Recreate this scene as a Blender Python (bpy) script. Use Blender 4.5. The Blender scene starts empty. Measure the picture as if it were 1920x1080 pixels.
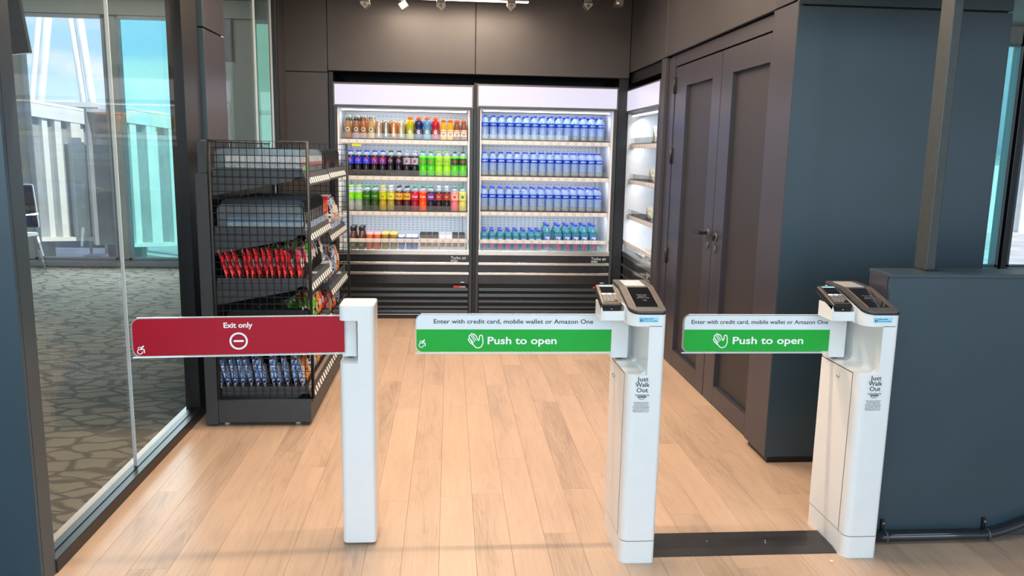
import bpy, bmesh, math, random
from mathutils import Matrix, Vector
random.seed(7)
SC = bpy.context.scene
COL = SC.collection
PI = math.pi

# ---------------------------------------------------------------- camera
F_PX, CAM_H = 1480.0, 1.45
yaw, pitch, roll = [math.radians(a) for a in (4.64, 9.75, 1.08)]
fwd = Vector((math.sin(yaw)*math.cos(pitch), math.cos(yaw)*math.cos(pitch), -math.sin(pitch)))
rt = Vector((math.cos(yaw), -math.sin(yaw), 0)); up = rt.cross(fwd)
rt, up = math.cos(roll)*rt + math.sin(roll)*up, math.cos(roll)*up - math.sin(roll)*rt
cd = bpy.data.cameras.new('camera'); cam = bpy.data.objects.new('camera', cd); COL.objects.link(cam)
cam.matrix_world = Matrix(((rt.x, up.x, -fwd.x, 0), (rt.y, up.y, -fwd.y, 0), (rt.z, up.z, -fwd.z, CAM_H), (0, 0, 0, 1)))
cd.sensor_width = 36.0; cd.lens = F_PX/1920*36; cd.clip_start = .05; cd.clip_end = 500
SC.camera = cam

# ---------------------------------------------------------------- exposure
SC.view_settings.view_transform = 'Standard'; SC.view_settings.look = 'None'
SC.view_settings.gamma = 1.0; SC.view_settings.exposure = 0.22
SC.view_settings.use_curve_mapping = False
try:
    SC.cycles.transparent_max_bounces = 32; SC.cycles.max_bounces = 8
except Exception: pass

# ---------------------------------------------------------------- world (blue sky with streaky clouds)
W = bpy.data.worlds.new('sky'); SC.world = W; W.use_nodes = True
nt = W.node_tree; N = nt.nodes; L = nt.links; N.clear()
tc = N.new('ShaderNodeTexCoord'); sep = N.new('ShaderNodeSeparateXYZ'); L.new(tc.outputs['Generated'], sep.inputs[0])
grad = N.new('ShaderNodeValToRGB'); L.new(sep.outputs['Z'], grad.inputs[0])
e = grad.color_ramp.elements
e[0].position = 0.0; e[0].color = (.62, .82, 1, 1)
e[1].position = .5; e[1].color = (.16, .40, .90, 1)
m = grad.color_ramp.elements.new(.12); m.color = (.40, .70, 1, 1)
mp = N.new('ShaderNodeMapping'); mp.inputs['Scale'].default_value = (2.2, 2.2, 13); mp.inputs['Rotation'].default_value = (.06, .05, 0)
L.new(tc.outputs['Generated'], mp.inputs[0])
no = N.new('ShaderNodeTexNoise'); no.inputs['Scale'].default_value = 1.8; no.inputs['Detail'].default_value = 6; no.inputs['Roughness'].default_value = .55
L.new(mp.outputs[0], no.inputs['Vector'])
cr = N.new('ShaderNodeValToRGB'); L.new(no.outputs['Fac'], cr.inputs[0])
cr.color_ramp.elements[0].position = .42; cr.color_ramp.elements[1].position = .70
mx = N.new('ShaderNodeMixRGB'); L.new(cr.outputs[0], mx.inputs[0]); L.new(grad.outputs[0], mx.inputs[1]); mx.inputs[2].default_value = (.96, .98, 1, 1)
bg = N.new('ShaderNodeBackground'); L.new(mx.outputs[0], bg.inputs[0]); bg.inputs[1].default_value = 1.15
ow = N.new('ShaderNodeOutputWorld'); L.new(bg.outputs[0], ow.inputs[0])

# ---------------------------------------------------------------- sun and large lights
def lamp(name, kind, loc, rot, energy, color, size=None, size_y=None, parent=None):
    d = bpy.data.lights.new(name, kind); d.energy = energy; d.color = color
    if kind == 'AREA':
        d.shape = 'RECTANGLE'; d.size = size; d.size_y = size_y
    if kind == 'SUN': d.angle = math.radians(.6)
    o = bpy.data.objects.new(name, d); COL.objects.link(o); o.location = loc; o.rotation_euler = rot
    if parent: o.parent = parent
    return o
SUN = lamp('sun', 'SUN', (20, -8, 30), (0, 0, 0), 3.7, (1, .96, .88))
SUN.rotation_euler = Vector((-.60, .42, -.68)).to_track_quat('-Z', 'Y').to_euler()
# daylight of the concourse windows behind the camera
lamp('concourse_daylight', 'AREA', (-1.0, -4.2, 2.25), (math.radians(90), 0, 0), 270, (.62, .84, 1), 9, 1.6)
# cool white fill added under the concourse ceiling, no fixture there
lamp('overhead_fill', 'AREA', (.3, .6, 3.05), (0, 0, 0), 40, (.88, .95, 1), 4.0, 1.0)
# daylight entering over the carpet side
lamp('window_daylight', 'AREA', (-3.8, 9.7, 1.6), (math.radians(-90), 0, 0), 130, (.80, .95, 1), 2.6, 2.6)
WARM = (1, .77, .57)
SHOP_LIGHTS = [((.045, 6.46, 2.61), 1.14, 24), ((.04, 5.3, 2.83), 2.2, 41), ((.04, 4.1, 2.83), 2.2, 48), ((.04, 3.0, 2.83), 2.2, 45)]

# ================================================================ helpers
_mats = {}
def srgb(r, g, b):
    f = lambda c: (c/255/12.92) if c/255 <= .04045 else ((c/255+.055)/1.055)**2.4
    return (f(r), f(g), f(b), 1)
def mat(name, color, rough=.5, metal=0.0, noise=.06, nscale=30, spec=.5, coat=0, bump=0, emit=None, estr=0, alpha=None, trans=0):
    if name in _mats: return _mats[name]
    m = bpy.data.materials.new(name); m.use_nodes = True; _mats[name] = m
    n = m.node_tree.nodes; l = m.node_tree.links; b = n['Principled BSDF']
    if len(color) == 3: color = (*color, 1)
    b.inputs['Roughness'].default_value = rough; b.inputs['Metallic'].default_value = metal
    b.inputs['Specular IOR Level'].default_value = spec
    if coat: b.inputs['Coat Weight'].default_value = coat; b.inputs['Coat Roughness'].default_value = .05
    if trans: b.inputs['Transmission Weight'].default_value = trans
    if noise or bump:
        t = n.new('ShaderNodeTexCoord'); q = n.new('ShaderNodeTexNoise'); q.inputs['Scale'].default_value = nscale; q.inputs['Detail'].default_value = 3
        l.new(t.outputs['Object'], q.inputs['Vector'])
    if noise:
        r = n.new('ShaderNodeValToRGB'); l.new(q.outputs['Fac'], r.inputs[0])
        r.color_ramp.elements[0].position = .3; r.color_ramp.elements[1].position = .7
        r.color_ramp.elements[0].color = tuple(c*(1-noise) for c in color[:3])+(1,)
        r.color_ramp.elements[1].color = tuple(min(1, c*(1+noise)) for c in color[:3])+(1,)
        l.new(r.outputs[0], b.inputs['Base Color'])
    else: b.inputs['Base Color'].default_value = color
    if bump:
        bp = n.new('ShaderNodeBump'); bp.inputs['Strength'].default_value = bump; bp.inputs['Distance'].default_value = .001
        l.new(q.outputs['Fac'], bp.inputs['Height']); l.new(bp.outputs[0], b.inputs['Normal'])
    if emit: b.inputs['Emission Color'].default_value = (*emit[:3], 1); b.inputs['Emission Strength'].default_value = estr
    return m
def clear(name, tint=(1, 1, 1), base=(.8, .9, 1), amount=.85, rough=.03, ior=1.45, gl=1.0):
    """thin clear plastic or glass: tinted see-through layer under a Fresnel reflection, with a share of pale scatter"""
    if name in _mats: return _mats[name]
    m = bpy.data.materials.new(name); m.use_nodes = True; _mats[name] = m
    n = m.node_tree.nodes; l = m.node_tree.links; n.clear()
    o = n.new('ShaderNodeOutputMaterial'); t = n.new('ShaderNodeBsdfTransparent'); t.inputs[0].default_value = (*tint, 1)
    d = n.new('ShaderNodeBsdfPrincipled'); d.inputs['Base Color'].default_value = (*base, 1); d.inputs['Roughness'].default_value = .25
    g = n.new('ShaderNodeBsdfGlossy'); g.inputs['Roughness'].default_value = rough
    ge = n.new('ShaderNodeNewGeometry'); dt = n.new('ShaderNodeVectorMath'); dt.operation = 'DOT_PRODUCT'
    l.new(ge.outputs['Normal'], dt.inputs[0]); l.new(ge.outputs['Incoming'], dt.inputs[1])
    def mt(op, a, b_=None):
        q = n.new('ShaderNodeMath'); q.operation = op; q.use_clamp = (op == 'SUBTRACT')
        for i_, v_ in enumerate((a, b_)):
            if v_ is None: continue
            if isinstance(v_, (int, float)): q.inputs[i_].default_value = v_
            else: l.new(v_, q.inputs[i_])
        return q.outputs[0]
    f0 = ((ior-1)/(ior+1))**2
    frf = mt('MULTIPLY', mt('ADD', mt('MULTIPLY', mt('POWER', mt('SUBTRACT', 1.0, mt('ABSOLUTE', dt.outputs['Value'])), 5.0), 1-f0), f0), gl)
    m1 = n.new('ShaderNodeMixShader'); m1.inputs[0].default_value = amount; l.new(d.outputs[0], m1.inputs[1]); l.new(t.outputs[0], m1.inputs[2])
    m2 = n.new('ShaderNodeMixShader'); l.new(frf, m2.inputs[0]); l.new(m1.outputs[0], m2.inputs[1]); l.new(g.outputs[0], m2.inputs[2])
    l.new(m2.outputs[0], o.inputs[0]); return m

class MB:
    def __init__(s): s.v = []; s.f = []; s.sm = []
    def add(s, vs, fs, smooth=False):
        k = len(s.v); s.v += [Vector(p) for p in vs]; s.f += [tuple(i+k for i in f) for f in fs]; s.sm += [smooth]*len(fs); return s
    def box(s, x0, x1, y0, y1, z0, z1, bevel=0, seg=2):
        x0, x1 = min(x0, x1), max(x0, x1); y0, y1 = min(y0, y1), max(y0, y1); z0, z1 = min(z0, z1), max(z0, z1)
        if bevel:
            bm = bmesh.new(); bmesh.ops.create_cube(bm, size=1)
            for v in bm.verts: v.co = Vector(((x0+x1)/2+v.co.x*(x1-x0), (y0+y1)/2+v.co.y*(y1-y0), (z0+z1)/2+v.co.z*(z1-z0)))
            bmesh.ops.bevel(bm, geom=list(bm.edges), offset=min(bevel, .45*min(x1-x0, y1-y0, z1-z0)), segments=seg, affect='EDGES', profile=.5)
            bm.verts.index_update(); s.add([v.co.copy() for v in bm.verts], [[v.index for v in f.verts] for f in bm.faces]); bm.free(); return s
        return s.add([(x0, y0, z0), (x1, y0, z0), (x1, y1, z0), (x0, y1, z0), (x0, y0, z1), (x1, y0, z1), (x1, y1, z1), (x0, y1, z1)],
                     [(3, 2, 1, 0), (4, 5, 6, 7), (0, 1, 5, 4), (1, 2, 6, 5), (2, 3, 7, 6), (3, 0, 4, 7)])
    def extr(s, pts, a, b, axis='z', smooth=False):
        """closed outline swept from a to b along an axis; pts = the two other coordinates in xyz order"""
        mk = {'z': lambda p, t: (p[0], p[1], t), 'y': lambda p, t: (p[0], t, p[1]), 'x': lambda p, t: (t, p[0], p[1])}[axis]
        n = len(pts); k = len(s.v)
        s.v += [Vector(mk(p, a)) for p in pts]+[Vector(mk(p, b)) for p in pts]
        fs = [tuple(k+i for i in range(n))[::-1], tuple(k+n+i for i in range(n))]; s.f += fs; s.sm += [False, False]
        for i in range(n):
            j = (i+1) % n; s.f.append((k+i, k+j, k+n+j, k+n+i)); s.sm.append(smooth)
        return s
    def lathe(s, prof, c=(0, 0, 0), seg=18, cap=True, smooth=True):
        k = len(s.v); n = len(prof)
        for r, z in prof:
            for i in range(seg):
                a = 2*PI*i/seg; s.v.append(Vector((c[0]+r*math.cos(a), c[1]+r*math.sin(a), c[2]+z)))
        for j in range(n-1):
            for i in range(seg):
                q = (i+1) % seg; s.f.append((k+j*seg+i, k+j*seg+q, k+(j+1)*seg+q, k+(j+1)*seg+i)); s.sm.append(smooth)
        if cap:
            s.f.append(tuple(k+i for i in range(seg))[::-1]); s.f.append(tuple(k+(n-1)*seg+i for i in range(seg))); s.sm += [False, False]
        return s
    def tube(s, pts, r, seg=8, cap=True):
        pts = [Vector(p) for p in pts]; k = len(s.v); n = len(pts); rs = r if isinstance(r, (list, tuple)) else [r]*n
        for i, p in enumerate(pts):
            d = (pts[min(i+1, n-1)]-pts[max(i-1, 0)]).normalized()
            h = Vector((0, 0, 1)) if abs(d.z) < .9 else Vector((1, 0, 0))
            u = d.cross(h).normalized(); w = d.cross(u).normalized()
            for q in range(seg):
                a = 2*PI*q/seg; s.v.append(p+rs[i]*(math.cos(a)*u+math.sin(a)*w))
        for i in range(n-1):
            for q in range(seg):
                t = (q+1) % seg; s.f.append((k+i*seg+q, k+(i+1)*seg+q, k+(i+1)*seg+t, k+i*seg+t)); s.sm.append(seg > 5)
        if cap:
            s.f.append(tuple(k+i for i in range(seg))); s.f.append(tuple(k+(n-1)*seg+i for i in range(seg))[::-1]); s.sm += [False, False]
        return s
    def bar(s, a, b, w, d, upv=(0, 0, 1)):
        a = Vector(a); b = Vector(b); D = (b-a).normalized(); U = Vector(upv); 
        if abs(D.dot(U)) > .95: U = Vector((0, 1, 0))
        R = D.cross(U).normalized()*w/2; Q = D.cross(R).normalized()*d/2
        vs = [a-R-Q, a+R-Q, a+R+Q, a-R+Q, b-R-Q, b+R-Q, b+R+Q, b-R+Q]
        return s.add(vs, [(3, 2, 1, 0), (4, 5, 6, 7), (0, 1, 5, 4), (1, 2, 6, 5), (2, 3, 7, 6), (3, 0, 4, 7)])
    def xf(s, M):
        s.v = [M @ v for v in s.v]; return s
    def merge(s, o):
        k = len(s.v); s.v += [v.copy() for v in o.v]; s.f += [tuple(i+k for i in f) for f in o.f]; s.sm += o.sm; return s

WL = {}
def root(name, label, cat, loc=(0, 0, 0), group=None, wl=None):
    o = bpy.data.objects.new(name, None); COL.objects.link(o); o.location = loc; o.empty_display_size = .05
    o['label'] = label; o['category'] = cat
    if group: o['group'] = group
    WL[o.name] = Vector(loc) if wl is None else Vector(wl); return o
def mesh_of(mb, name, off):
    me = bpy.data.meshes.new(name); me.from_pydata([tuple(v-off) for v in mb.v], [], mb.f)
    me.polygons.foreach_set('use_smooth', mb.sm); me.update()
    bm = bmesh.new(); bm.from_mesh(me); bmesh.ops.recalc_face_normals(bm, faces=bm.faces); bm.to_mesh(me); bm.free()
    return me
def part(name, mb, m, parent=None, kind=None, label=None):
    """one mesh object; geometry is given in world coordinates and stored relative to the parent's origin"""
    off = WL[parent.name] if parent else Vector((0, 0, 0))
    me = mesh_of(mb, name, off); me.materials.append(m)
    o = bpy.data.objects.new(name, me); COL.objects.link(o)
    if parent: o.parent = parent
    WL[o.name] = off
    if kind: o['kind'] = kind
    if label: o['label'] = label
    return o
def thing(name, mb, m, label, cat, group=None, kind=None):
    """a thing that is one mesh, with its origin at the middle of its base"""
    xs = [v.x for v in mb.v]; ys = [v.y for v in mb.v]; zs = [v.z for v in mb.v]
    off = Vector(((min(xs)+max(xs))/2, (min(ys)+max(ys))/2, min(zs)))
    me = mesh_of(mb, name, off); me.materials.append(m)
    o = bpy.data.objects.new(name, me); COL.objects.link(o); o.location = off; WL[o.name] = off
    o['label'] = label; o['category'] = cat
    if group: o['group'] = group
    if kind: o['kind'] = kind
    return o
def struct(name, mb, m, parent=None, label=None, cat=None):
    o = part(name, mb, m, parent)
    if not parent:
        o['kind'] = 'structure'
        if label: o['label'] = label
        o['category'] = cat or name.split('_')[0]
    return o
def dup(r, loc, label, group=None, rot=None):
    c = r.copy(); COL.objects.link(c); c.location = loc; c['label'] = label
    if group: c['group'] = group
    if rot: c.rotation_euler = rot
    for a in list(r.children):
        b = a.copy(); COL.objects.link(b); b.parent = c
        for g in list(a.children):
            d = g.copy(); COL.objects.link(d); d.parent = b
    return c
def proto_place(r, used, loc, label, group=None, rot=None):
    if not used.get(r.name):
        used[r.name] = True; r.location = loc; r['label'] = label
        if group: r['group'] = group
        if rot: r.rotation_euler = rot
        return r
    return dup(r, loc, label, group, rot)
def rrect(x0, x1, y0, y1, r, n=5):
    """rounded rectangle outline; r = radius or four radii (x0y0, x1y0, x1y1, x0y1)"""
    if not isinstance(r, (list, tuple)): r = [r]*4
    P = []
    for (cx, cy, a0, rr) in ((x0, y0, 180, r[0]), (x1, y0, 270, r[1]), (x1, y1, 0, r[2]), (x0, y1, 90, r[3])):
        if rr <= 0: P.append((cx, cy)); continue
        ox = cx+(rr if cx == x0 else -rr); oy = cy+(rr if cy == y0 else -rr)
        for i in range(n+1):
            a = math.radians(a0+90*i/n); P.append((ox+rr*math.cos(a), oy+rr*math.sin(a)))
    return P
def text2d(s, bold=0.0, space=1.0):
    cu = bpy.data.curves.new('t', 'FONT'); cu.body = s; cu.size = 1; cu.offset = bold; cu.extrude = 0; cu.resolution_u = 3; cu.space_character = space
    ob = bpy.data.objects.new('t', cu); COL.objects.link(ob)
    dg = bpy.context.evaluated_depsgraph_get(); me = bpy.data.meshes.new_from_object(ob.evaluated_get(dg))
    v = [x.co.copy() for x in me.vertices]; f = [tuple(p.vertices) for p in me.polygons]
    bpy.data.objects.remove(ob); bpy.data.curves.remove(cu); bpy.data.meshes.remove(me)
    return v, f
FRONT = (Vector((1, 0, 0)), Vector((0, 0, 1)), Vector((0, -1, 0)))
def text(s, o, w=None, h=None, frame=FRONT, bold=0.0, align='l', th=.0004, space=1.0):
    """flat lettering: baseline start o, fitted to width w (or letter scale h)"""
    v, f = text2d(s, bold, space); x0 = min(p.x for p in v); x1 = max(p.x for p in v)
    k = w/(x1-x0) if w else h; sh = {'l': -x0, 'c': -(x0+x1)/2, 'r': -x1}[align]
    R, U, D = frame; o = Vector(o); mb = MB()
    mb.add([o+R*((p.x+sh)*k)+U*(p.y*(h if (h and w) else k))+D*th for p in v], f); return mb
def stroke(pts, w, o, k, frame=FRONT, th=.0004, closed=False):
    """flat pen line in a 2-D drawing scaled by k about o"""
    R, U, D = frame; o = Vector(o); mb = MB()
    P = [Vector((p[0], p[1], 0)) for p in pts]
    if closed: P.append(P[0])
    lift = [th+.0002*random.random()]
    def q(p): return o+R*(p.x*k)+U*(p.y*k)+D*lift[0]
    for a, b in zip(P, P[1:]):
        lift[0] += .00002
        d = (b-a); 
        if d.length < 1e-6: continue
        d.normalize(); n = Vector((-d.y, d.x, 0))*w/2
        mb.add([q(a-n), q(b-n), q(b+n), q(a+n)], [(0, 1, 2, 3)])
    for p in P:
        lift[0] += .00002
        mb.add([q(p+Vector((math.cos(2*PI*i/8), math.sin(2*PI*i/8), 0))*w/2) for i in range(8)], [tuple(range(8))])
    return mb
def ordn(i):
    return ['first', 'second', 'third', 'fourth', 'fifth', 'sixth', 'seventh', 'eighth', 'ninth', 'tenth', 'eleventh', 'twelfth', 'thirteenth', 'fourteenth', 'fifteenth', 'sixteenth', 'seventeenth', 'eighteenth'][i]

# ================================================================ materials
M_PANEL = mat('charcoal_laminate', (.044, .042, .046), .5, noise=.05, nscale=6, bump=.15)
M_PANEL2 = mat('sky_tinted_laminate', (.036, .060, .076), .34, noise=.05, nscale=4)  # blue of the sky reflection put into the base colour
M_DOOR = mat('charcoal_door_paint', (.041, .040, .054), .34, noise=.05, nscale=8)
M_DOORIN = mat('charcoal_door_inset', (.029, .027, .032), .5, noise=.05, nscale=8)
M_BLACK = mat('black_powder_coat', (.009, .009, .011), .35, noise=.1)
M_FRAME = mat('dark_bronze_frame', (.020, .021, .024), .35, metal=.3, noise=.08)
M_RECESS = mat('black_recess', (.006, .006, .008), .6)
M_STEEL = mat('brushed_steel', (.72, .69, .64), .25, metal=1, noise=.08, nscale=60)
M_CHROME = mat('chrome', (.8, .8, .82), .08, metal=1, noise=0)
M_WHITE = mat('white_enamel', (.76, .765, .75), .28, noise=.015, nscale=12, coat=.2)
M_LINER = mat('white_cooler_liner', (.85, .88, .92), .35, noise=.02)
M_GREYP = mat('grey_bezel', (.115, .108, .105), .38, metal=.4, noise=.06)
M_SHELFM = mat('black_shelf_steel', (.009, .010, .012), .5, noise=.1)
M_GREYMETAL = mat('grey_shelf_steel', (.034, .040, .045), .45, noise=.06)
M_TAG = mat('white_card', (.82, .82, .80), .5, noise=.05)
M_PRINTK = mat('dark_print', (.018, .022, .032), .5, noise=0)
M_PRINTW = mat('white_print', (.86, .87, .86), .4, noise=0)
M_RED = mat('red_print', srgb(165, 10, 36), .22, noise=.02, spec=.35)
M_GREEN = mat('green_print', srgb(24, 165, 55), .22, noise=.02, spec=.4)
M_SKYWHITE = mat('white_panel_print', (.72, .77, .79), .25, noise=.01)
M_ACRYL = clear('clear_acrylic', (.96, .99, .98), (.9, .95, .95), .8, .02, 1.5)
M_GLASS = clear('partition_glass', (.965, .985, .98), (.8, .9, .9), .99, .0, 1.5, gl=.55)   # low-reflection coating
M_GLASSEDGE = mat('glass_edge', (.62, .70, .72), .15, noise=.03, nscale=3)
M_WGLASS = clear('window_glass', (.98, .99, .99), (.9, 1, 1), .985, .01, 1.45)
M_CYAN = clear('cyan_tinted_glass', (.64, .97, .95), (.3, .9, .85), .98, .01, 1.45)
M_BEIGE = mat('beige_plaster', (.42, .42, .36), .7, noise=.04)
M_SILL = mat('grey_window_frame', (.30, .32, .33), .4, metal=.3, noise=.04)
M_BRIDGE = mat('white_painted_steel', (.80, .80, .76), .45, noise=.08, nscale=3)
M_BRIDGED = mat('grey_corrugated_panel', (.34, .36, .38), .5, noise=.12, nscale=3)
M_APRON = mat('apron_concrete', (.55, .53, .50), .8, noise=.2, nscale=1.5)

def wood_mat(name, tone, along='Y', objvar=True):
    m = bpy.data.materials.new(name); m.use_nodes = True; n = m.node_tree.nodes; l = m.node_tree.links; b = n['Principled BSDF']
    g = n.new('ShaderNodeNewGeometry'); oi = n.new('ShaderNodeObjectInfo')
    off = n.new('ShaderNodeMath'); off.operation = 'MULTIPLY'; off.inputs[1].default_value = 37.0; l.new(oi.outputs['Random'], off.inputs[0])
    cb = n.new('ShaderNodeCombineXYZ'); l.new(off.outputs[0], cb.inputs[2])
    ad = n.new('ShaderNodeVectorMath'); ad.operation = 'ADD'; l.new(g.outputs['Position'], ad.inputs[0]); l.new(cb.outputs[0], ad.inputs[1])
    mp = n.new('ShaderNodeMapping'); mp.inputs['Scale'].default_value = (9, 1.1, 1); l.new(ad.outputs[0], mp.inputs[0])
    n1 = n.new('ShaderNodeTexNoise'); n1.inputs['Scale'].default_value = 1.3; n1.inputs['Detail'].default_value = 3; n1.inputs['Distortion'].default_value = 1.2; l.new(mp.outputs[0], n1.inputs['Vector'])
    # rings of the grain: noise turned into bands
    mu = n.new('ShaderNodeMath'); mu.operation = 'MULTIPLY'; mu.inputs[1].default_value = 34; l.new(n1.outputs['Fac'], mu.inputs[0])
    si = n.new('ShaderNodeMath'); si.operation = 'SINE'; l.new(mu.outputs[0], si.inputs[0])
    mp2 = n.new('ShaderNodeMapping'); mp2.inputs['Scale'].default_value = (140, 4, 1); l.new(ad.outputs[0], mp2.inputs[0])
    n2 = n.new('ShaderNodeTexNoise'); n2.inputs['Scale'].default_value = 1.0; n2.inputs['Detail'].default_value = 4; l.new(mp2.outputs[0], n2.inputs['Vector'])
    n3 = n.new('ShaderNodeTexNoise'); n3.inputs['Scale'].default_value = .8; n3.inputs['Detail'].default_value = 2; l.new(mp.outputs[0], n3.inputs['Vector'])
    def mad(src, k, c):
        q = n.new('ShaderNodeMath'); q.operation = 'MULTIPLY_ADD'; q.inputs[1].default_value = k; q.inputs[2].default_value = c; l.new(src, q.inputs[0]); return q.outputs[0]
    def addn(a_, b_):
        q = n.new('ShaderNodeMath'); q.operation = 'ADD'; l.new(a_, q.inputs[0]); l.new(b_, q.inputs[1]); return q.outputs[0]
    v = addn(addn(mad(si.outputs[0], .045, 0), mad(n2.outputs['Fac'], .34, -.17)), addn(mad(n3.outputs['Fac'], .55, -.275), mad(oi.outputs['Random'], .16, -.08)))
    v = mad(v, 1, .5)
    r = n.new('ShaderNodeValToRGB'); l.new(v, r.inputs[0]); e = r.color_ramp.elements
    e[0].position = .16; e[0].color = tuple(c*.52 for c in tone)+(1,)
    e[1].position = .86; e[1].color = tuple(min(1, c*1.22) for c in tone)+(1,)
    q = r.color_ramp.elements.new(.46); q.color = tuple(c*.95 for c in tone)+(1,)
    l.new(r.outputs[0], b.inputs['Base Color']); b.inputs['Roughness'].default_value = .33
    bp = n.new('ShaderNodeBump'); bp.inputs['Strength'].default_value = .12; bp.inputs['Distance'].default_value = .001; l.new(n2.outputs['Fac'], bp.inputs['Height']); l.new(bp.outputs[0], b.inputs['Normal'])
    return m
M_WOOD = wood_mat('oak_plank', (.545, .380, .268))
def carpet_mat():
    m = bpy.data.materials.new('pebble_carpet'); m.use_nodes = True; n = m.node_tree.nodes; l = m.node_tree.links; b = n['Principled BSDF']
    g = n.new('ShaderNodeNewGeometry'); nz = n.new('ShaderNodeTexNoise'); nz.inputs['Scale'].default_value = 6; l.new(g.outputs['Position'], nz.inputs['Vector'])
    mr = n.new('ShaderNodeMixRGB'); mr.inputs[0].default_value = .10; l.new(g.outputs['Position'], mr.inputs[1]); l.new(nz.outputs['Color'], mr.inputs[2])
    mp = n.new('ShaderNodeMapping'); mp.inputs['Scale'].default_value = (5.6, 11.5, 1); mp.inputs['Rotation'].default_value = (0, 0, .25); l.new(mr.outputs[0], mp.inputs[0])
    vo = n.new('ShaderNodeTexVoronoi'); vo.feature = 'DISTANCE_TO_EDGE'; vo.inputs['Scale'].default_value = 1.0; l.new(mp.outputs[0], vo.inputs['Vector'])
    r = n.new('ShaderNodeValToRGB'); l.new(vo.outputs['Distance'], r.inputs[0]); e = r.color_ramp.elements
    e[0].position = .045; e[0].color = (.10, .10, .085, 1); e[1].position = .11; e[1].color = (.29, .27, .215, 1)
    wv = n.new('ShaderNodeTexWave'); wv.wave_type = 'BANDS'; wv.inputs['Scale'].default_value = 28; wv.inputs['Distortion'].default_value = 1
    mp2 = n.new('ShaderNodeMapping'); mp2.inputs['Rotation'].default_value = (0, 0, .5); l.new(g.outputs['Position'], mp2.inputs[0]); l.new(mp2.outputs[0], wv.inputs['Vector'])
    mm = n.new('ShaderNodeMixRGB'); mm.blend_type = 'MULTIPLY'; mm.inputs[0].default_value = .5; l.new(r.outputs[0], mm.inputs[1]); l.new(wv.outputs['Color'], mm.inputs[2])
    l.new(mm.outputs[0], b.inputs['Base Color']); b.inputs['Roughness'].default_value = .95
    return m
M_CARPET = carpet_mat()

# ================================================================ setting: floor
fl = struct('floor', MB().box(-1.49, 9, -7, 10, -.10, -.012), mat('subfloor', (.12, .09, .06), .8), label='pale oak plank floor running into the shop and the concourse')
PW, PLN = .1335, 1.22
plank = MB().box(0, PW-.0007, 0, PLN-.0007, -.012, 0, bevel=.0004, seg=1)
pme = mesh_of(plank, 'plank', Vector((0, 0, 0))); pme.materials.append(M_WOOD)
for i in range(-10, 20):
    x = i*PW-.03
    y = 1.25+random.random()*PLN*.95-.6
    while y < 7.35:
        if x+PW < 1.66 or y < 3.45:
            if x+PW > -1.49 and x > -1.36 or True:
                o = bpy.data.objects.new('plank', pme); COL.objects.link(o); o.parent = fl; o.location = (x, y, 0)
        y += PLN
part('plank_field', MB().box(-1.49, 9, -7, .6, -.0119, -.001).box(2.64, 9, .6, 10, -.0119, -.001), M_WOOD, fl, kind='stuff')
struct('floor_carpet', MB().box(-12, -1.475, -7, 10, -.1, -.003), M_CARPET, label='grey concourse carpet with pebble pattern beyond the glass wall', cat='carpet')
struct('trim_1', MB().box(-1.475, -1.405, 2.6, 6.6, -.01, .004), M_WOOD, label='pale wood strip between carpet and glass wall track', cat='trim')

# ---------------------------------------------------------------- ceilings
struct('ceiling', MB().box(-1.6, 3.0, 3.0, 7.6, 2.9, 3.0), mat('dark_ceiling', (.05, .045, .042), .8), label='dark ceiling over the shop')
struct('ceiling_concourse', MB().box(-12, 9, -3.5, 3.0, 3.15, 3.3).box(-12, -1.6, 3.0, 10.1, 3.15, 3.3).box(3.0, 9, 3.0, 10.1, 3.15, 3.3).box(-1.6, 3.0, 3.0, 10.1, 3.15, 3.3), mat('pale_ceiling', (.5, .5, .47), .8), label='pale ceiling over the concourse', cat='ceiling')

struct('trim_4', MB().box(-2.6, 2.6, 2.62, 2.76, 2.08, 3.15), mat('fascia', (.03, .034, .04), .5), label='unseen fascia added over the shop opening against lamp spill', cat='trim')  # unseen header added to cut the shop lamps' spill on the floor
# ---------------------------------------------------------------- back wall with panels
def panels(parent, rects, axis, front, depth, m, name='panel', gap=.003):
    for a0, a1, z0, z1 in rects:
        mb = MB()
        if axis == 'y': mb.box(a0+gap, a1-gap, front, front+depth, z0+gap, z1-gap, bevel=.0015, seg=1)
        else: mb.box(front, front+depth, a0+gap, a1-gap, z0+gap, z1-gap, bevel=.0015, seg=1)
        part(name, mb, m, parent)
wb = struct('wall_back', MB().box(-1.385, 2.6, 7.55, 7.7, 0, 3).box(-1.385, -1.005, 6.83, 6.9, 0, 2.08).box(-1.385, 1.52, 6.83, 6.9, 2.085, 2.9).box(-1.385, -1.33, 6.9, 7.55, 0, 3), M_RECESS, label='charcoal panelled back wall above and beside the coolers')
panels(wb, [(-1.388, -1.005, 0, 2.072), (-1.388, -1.005, 2.072, 2.9), (-1.005, .211, 2.085, 2.9), (.211, 1.52, 2.085, 2.9)], 'y', 6.81, .02, M_PANEL)
part('recess_lining', MB().box(-1.0, -.965, 6.83, 7.55, 0, 2.08).box(1.44, 1.52, 6.84, 7.55, 0, 2.1).box(.204, .226, 6.84, 7.0, 0, 2.02), M_BLACK, wb)
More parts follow.
